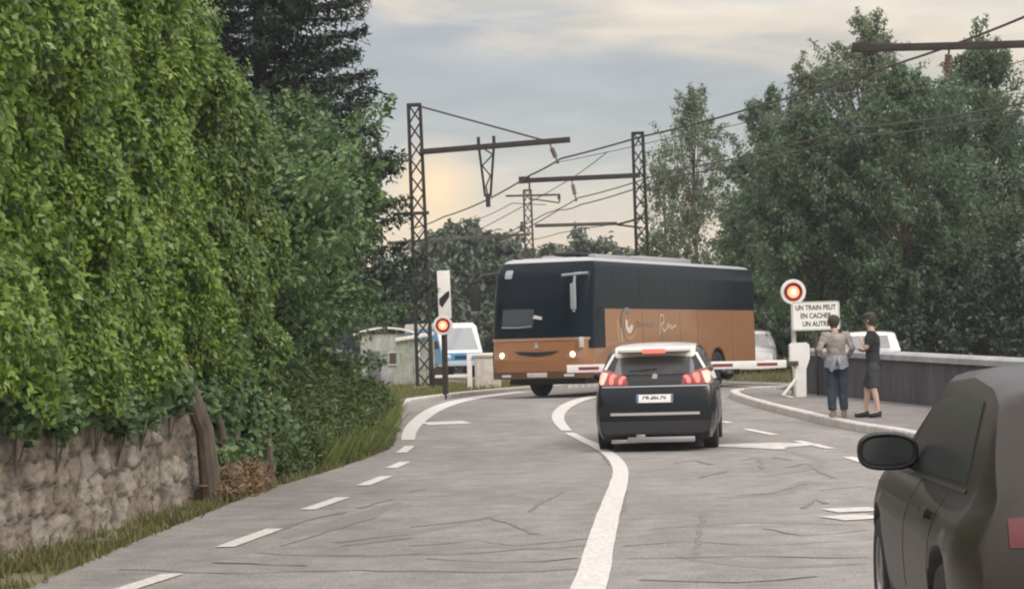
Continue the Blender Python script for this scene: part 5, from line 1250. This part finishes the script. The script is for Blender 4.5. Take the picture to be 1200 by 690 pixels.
M_skin = mat('skin', (.50, .32, .24), .55); M_skin2 = mat('skin_pale', (.55, .38, .30), .55)
def person(label, loc, rz, scale, J, jeans, shirtm, legm, shoem, hairm, long_legs=True, sleeves='short', skinm=M_skin, cap=None):
    """J: dict of joint positions, facing +y, right side = +x"""
    root = empty('person', loc, rz, label, 'person'); root.scale = (scale,) * 3
    V = {k: Vector(v) for k, v in J.items()}
    b = {}; E = []
    def add(k, p, r_): b[k] = (tuple(p), r_)
    add('pelvis', V['pelvis'], .105); add('waist', V['waist'], .09); add('chest', V['chest'], .10); add('neck0', V['neck'], .06)
    add('head0', V['head'] + Vector((0, -.0, -.07)), .06); add('head1', V['head'] + Vector((0, .0, .02)), .088); add('head2', V['head'] + Vector((0, -.01, .085)), .07)
    E += [('pelvis', 'waist'), ('waist', 'chest'), ('chest', 'neck0'), ('neck0', 'head0'), ('head0', 'head1'), ('head1', 'head2')]
    hd = V['head']; fwd = V.get('look', Vector((0, 1, 0))).normalized()
    add('nose', hd + fwd * .112 + Vector((0, 0, -.012)), .013); E.append(('head1', 'nose'))
    for s in ('l', 'r'):
        sh, el, wr_ = V['sh' + s], V['el' + s], V['wr' + s]
        add('sh' + s, sh, .058); add('el' + s, el, .042); add('wr' + s, wr_, .028)
        E += [('chest', 'sh' + s), ('sh' + s, 'el' + s), ('el' + s, 'wr' + s)]
        hdn = V['hd' + s]; d = (hdn - wr_).normalized(); add('palm' + s, wr_ + d * .05, .034); E.append(('wr' + s, 'palm' + s))
        side = d.cross(Vector((0, 0, 1))); side = side.normalized() if side.length > .1 else Vector((0, 1, 0)); cu = side.cross(d).normalized()
        for k in range(4):
            o0 = wr_ + d * .085 + side * (k - 1.5) * .021; ln = (.06, .072, .068, .052)[k]
            add(f'f{k}a{s}', o0, .0095); add(f'f{k}b{s}', o0 + d * ln * .6 - cu * .012, .0085); add(f'f{k}c{s}', o0 + d * ln - cu * .035, .007)
            E += [('palm' + s, f'f{k}a{s}'), (f'f{k}a{s}', f'f{k}b{s}'), (f'f{k}b{s}', f'f{k}c{s}')]
        t0_ = wr_ + d * .035 + side * .035; add('t0' + s, t0_, .012); add('t1' + s, t0_ + d * .045 + side * .02, .009); E += [('palm' + s, 't0' + s), ('t0' + s, 't1' + s)]
        hp_, kn, an, toe = V['hp' + s], V['kn' + s], V['an' + s], V['toe' + s]
        add('hp' + s, hp_, .088); add('kn' + s, kn, .058); add('cf' + s, kn.lerp(an, .3) + Vector((0, -.012, 0)), .056); add('an' + s, an, .036); add('toe' + s, toe, .034)
        E += [('pelvis', 'hp' + s), ('hp' + s, 'kn' + s), ('kn' + s, 'cf' + s), ('cf' + s, 'an' + s), ('an' + s, 'toe' + s)]
    skinned('body', b, E, skinm, root)
    # face and ears
    rt = fwd.cross(Vector((0, 0, 1))).normalized()
    for sd in (1, -1):
        mb = MB(); mb.ball(hd + fwd * .083 + rt * sd * .032 + Vector((0, 0, .012)), .011, 1); mb.build('eye', M_black, root)
        mb = MB(); mb.ball(hd + rt * sd * .088 - fwd * .005, .026, 2, (.6, .8, 1.2)); mb.build('ear', skinm, root)
    mb = MB(); mb.ball(hd + fwd * .088 + Vector((0, 0, -.05)), .018, 1, (1, 1, .35)); mb.build('mouth', mat('lips', (.35, .13, .11), .5), root)
    # hair cap: shell round the back and top of the skull
    mb = MB(); mb.ball(hd + Vector((0, 0, .045)) - fwd * .018, .107, 3, (1, 1, 1.02))
    for v in list(mb.bm.verts):
        rel = v.co - hd
        if rel.dot(fwd) > .055 and rel.z < .06: v.co = v.co - fwd * .09
        if rel.z < -.03: v.co.z = hd.z - .03 - (.05 if rel.dot(fwd) < 0 else 0)
    for v in mb.bm.verts: v.co += Vector((random.uniform(-1, 1), random.uniform(-1, 1), random.uniform(-1, 1))) * .004
    mb.build('hair', hairm, root)
    # clothes: shaped rings and tubes fused into one cloth surface with folds
    def fuse(mb, name, m, vox=.014, fold=.006, seed=1):
        o = mb.build(name, m, root, ang=180)
        md = o.modifiers.new('r', 'REMESH'); md.mode = 'VOXEL'; md.voxel_size = vox; md.use_smooth_shade = True
        m2_ = o.modifiers.new('s', 'SMOOTH'); m2_.factor = .6; m2_.iterations = 4
        bpy.context.view_layer.update(); d2_ = bpy.data.meshes.new_from_object(o.evaluated_get(bpy.context.evaluated_depsgraph_get())); o.modifiers.clear()
        n_ = len(d2_.vertices); co_ = np.empty(n_ * 3); d2_.vertices.foreach_get('co', co_); co_ = co_.reshape(-1, 3); nr_ = np.array([v.normal[:] for v in d2_.vertices])
        f_ = np.sin(co_[:, 2] * 38 + co_[:, 0] * 16 * np.sin(seed) + np.sin(co_[:, 0] * 21 + co_[:, 1] * 17) * 1.7) * np.sin(co_[:, 0] * 13 + co_[:, 2] * 9 + seed)
        co_ += nr_ * (f_ * fold)[:, None]; d2_.vertices.foreach_set('co', co_.reshape(-1)); d2_.update(); d2_.materials.clear(); d2_.materials.append(m); o.data = d2_; return o
    def ell(mb, rows):      # rows (centre, rx, ry): elliptical rings, capped
        rg = [[mb.bm.verts.new(Vector(c) + Vector((rx * math.cos(a), ry * math.sin(a), 0))) for a in [2 * math.pi * i / 20 for i in range(20)]] for c, rx, ry in rows]
        for A_, B_ in zip(rg, rg[1:]):
            for k in range(20): mb.bm.faces.new((A_[k], A_[(k + 1) % 20], B_[(k + 1) % 20], B_[k]))
        mb.bm.faces.new(rg[0][::-1]); mb.bm.faces.new(rg[-1])
    mb = MB(); pe, wa, ch, nk_ = V['pelvis'], V['waist'], V['chest'], V['neck']; top = ch.lerp(nk_, .62)
    ell(mb, [(pe + Vector((0, 0, -.05)), .178, .132), (pe + Vector((0, 0, .05)), .168, .125), (wa, .152, .118), (wa.lerp(ch, .5), .168, .128), (ch, .188, .135), (ch.lerp(nk_, .4), .19, .115), (ch.lerp(nk_, .6), .135, .09), (nk_ + Vector((0, 0, -.02)), .062, .062)])
    for s in ('l', 'r'):
        sh, el, wr_ = V['sh' + s], V['el' + s], V['wr' + s]; inn = Vector((sh.x * .6, sh.y, sh.z - .01))
        if sleeves == 'short': mb.tube([inn, sh, sh.lerp(el, .35), sh.lerp(el, .75)], [.07, .074, .066, .064], 12)
        else: mb.tube([inn, sh, sh.lerp(el, .5), el, el.lerp(wr_, .5), el.lerp(wr_, .88)], [.07, .074, .062, .055, .048, .042], 12)
    fuse(mb, 'shirt', shirtm, seed=2)
    mb = MB(); ell(mb, [(pe + Vector((0, 0, -.10)), .16, .12), (pe + Vector((0, 0, -.03)), .166, .124), (pe + Vector((0, 0, .08)), .155, .112)])
    for s in ('l', 'r'):
        hp_, kn, an = V['hp' + s], V['kn' + s], V['an' + s]; h0_ = hp_ + Vector((0, 0, .03))
        if long_legs: mb.tube([h0_, hp_.lerp(kn, .25), hp_.lerp(kn, .7), kn, kn.lerp(an, .4), kn.lerp(an, .9)], [.092, .098, .086, .082, .080, .072], 14)
        else: mb.tube([h0_, hp_.lerp(kn, .25), hp_.lerp(kn, .6), hp_.lerp(kn, .98)], [.094, .10, .094, .092], 14)
    fuse(mb, 'jeans' if long_legs else 'shorts', legm, seed=3, fold=.005)
    for s in ('l', 'r'):
        g = {'pelvis': (tuple(V['an' + s] + Vector((0, 0, -.02))), .052), 'mid': (tuple(V['an' + s].lerp(V['toe' + s], .5) + Vector((0, 0, -.018))), .047), 'toe': (tuple(V['toe' + s] + Vector((0, 0, -.002))), .04),
             'heel': (tuple(V['an' + s] + (V['an' + s] - V['toe' + s]).normalized() * .05 + Vector((0, 0, -.035))), .042)}
        skinned('shoe', g, [('pelvis', 'mid'), ('mid', 'toe'), ('pelvis', 'heel')], shoem, root)
    return root, V, hd, fwd
M_jean = mat('dark_blue_jeans', (.022, .04, .058), .85, var=.35, vscale=9, bump=.4, bscale=30)
M_shirt = mat('mottled_beige_shirt', (.40, .36, .33), .85, vscale=9, c2=(.20, .18, .17), bump=.4, bscale=25)
M_tee = mat('black_tee', (.02, .022, .022), .85, bump=.4, bscale=25); M_short = mat('dark_shorts', (.045, .047, .055), .85, bump=.4, bscale=25)
M_hair = mat('dark_brown_hair', (.05, .038, .032), .7, bump=1, bscale=60); M_shoe = mat('dark_shoe', (.02, .02, .022), .7); M_shoel = mat('worn_shoe', (.20, .17, .13), .8)
def std(**k):
    J = dict(pelvis=(0, 0, .95), waist=(0, 0, 1.12), chest=(0, 0, 1.33), neck=(0, 0, 1.50), head=(0, .01, 1.64), shl=(-.185, 0, 1.43), shr=(.185, 0, 1.43), ell=(-.24, -.02, 1.14), elr=(.24, -.02, 1.14), wrl=(-.24, .05, .9), wrr=(.24, .05, .9),
             hdl=(-.23, .07, .82), hdr=(.23, .07, .82), hpl=(-.095, 0, .9), hpr=(.095, 0, .9), knl=(-.10, .02, .50), knr=(.10, .02, .50), anl=(-.10, -.02, .085), anr=(.10, -.02, .085), toel=(-.11, .13, .04), toer=(.11, .13, .04), look=(0, 1, 0))
    J.update(k); return J
pv = .137
pp = G(982, 489, pv)
J1 = std(ell=(-.29, -.10, 1.17), wrl=(-.20, .06, 1.02), hdl=(-.12, .10, 1.0), elr=(.28, -.08, 1.18), wrr=(.20, .10, 1.02), hdr=(.12, .14, 1.0), head=(-.03, .05, 1.62), look=(-.25, .9, -.25), neck=(-.01, .01, 1.49),
         anl=(-.09, -.05, .085), toel=(-.12, .10, .04), anr=(.11, .0, .085), toer=(.13, .15, .04))
r1, V1, hd1, fw1 = person('person from behind in a mottled beige top and dark jeans, hands at the waist', (pp.x, pp.y, pp.z), R(-6), 1.0 * 118 / (F / pp.y) / 1.74, J1, None, M_shirt, M_jean, M_shoel, M_hair, True, 'long', M_skin)
# jacket tied round the waist
M_jack = mat('grey_jacket', (.26, .27, .30), .85, var=.3, vscale=14, bump=.5, bscale=20)
mb = MB(); n = 26; rows = []
for k, (z, rx, ry) in enumerate(((1.07, .185, .155), (1.03, .20, .172), (.96, .205, .18), (.90 , .212, .19))):
    rows.append([Vector((rx * math.cos(a), ry * math.sin(a), z - (.07 * max(0, -math.sin(a)) if k == 3 else 0) + .008 * math.sin(a * 7))) for a in [2 * math.pi * i / n for i in range(n + 1)]])
mb.sheet(rows); mb.tube([(-.03, -.20, 1.01), (-.06, -.225, .92), (-.10, -.215, .80)], [.035, .04, .025], 8); mb.tube([(.02, -.20, 1.01), (.05, -.225, .94), (.06, -.21, .84)], [.035, .035, .02], 8)
tag(mb.build('tied_jacket', M_jack, r1), 'grey jacket tied round the waist')
pp = G(1025, 489, pv)
J2 = std(ell=(-.22, .10, 1.17), wrl=(-.10, .17, 1.30), hdl=(-.05, .20, 1.38), elr=(.24, .05, 1.15), wrr=(.14, .20, 1.14), hdr=(.06, .24, 1.18), head=(0, .045, 1.655), neck=(0, .02, 1.51), look=(.25, 1, -.05),
         anl=(-.09, -.07, .085), toel=(-.10, .11, .04), anr=(.09, .16, .085), toer=(.11, .35, .04), knr=(.10, .12, .50), knl=(-.10, .0, .5))
r2_, V2, hd2, fw2 = person('person side-on in black T-shirt, dark shorts and cap beside the parapet', (pp.x, pp.y, pp.z), R(78), 1.0 * 122 / (F / pp.y) / 1.78, J2, None, M_tee, M_short, M_shoe, M_hair, False, 'short', M_skin2)
mb = MB(); mb.ball(hd2 + Vector((0, -.01, .07)), .108, 3, (1, 1.05, .62))
for v in mb.bm.verts:
    if v.co.z < hd2.z + .055: v.co.z = hd2.z + .055
c_ = hd2 + fw2 * .12 + Vector((0, 0, .062)); mb.ball(c_, .08, 2, (.95, .95, .12)); mb.build('cap', M_tee, r2_)

# ------------------------------------------------------------------ the air
hz_ = MB(); hz_.box((0, 212, 8.5), (620, 500, 21)); ho = hz_.build('haze', bpy.data.materials.new('haze_air')); tag(ho, kind='stuff')
hm = ho.data.materials[0]; hm.use_nodes = True; ht = hm.node_tree; ht.nodes.clear()
ho_ = ht.nodes.new('ShaderNodeOutputMaterial'); hv = ht.nodes.new('ShaderNodeVolumePrincipled')
hv.inputs['Color'].default_value = (.88, .93, .97, 1); hv.inputs['Density'].default_value = .0005; hv.inputs['Anisotropy'].default_value = .2
ht.links.new(hv.outputs[0], ho_.inputs['Volume'])
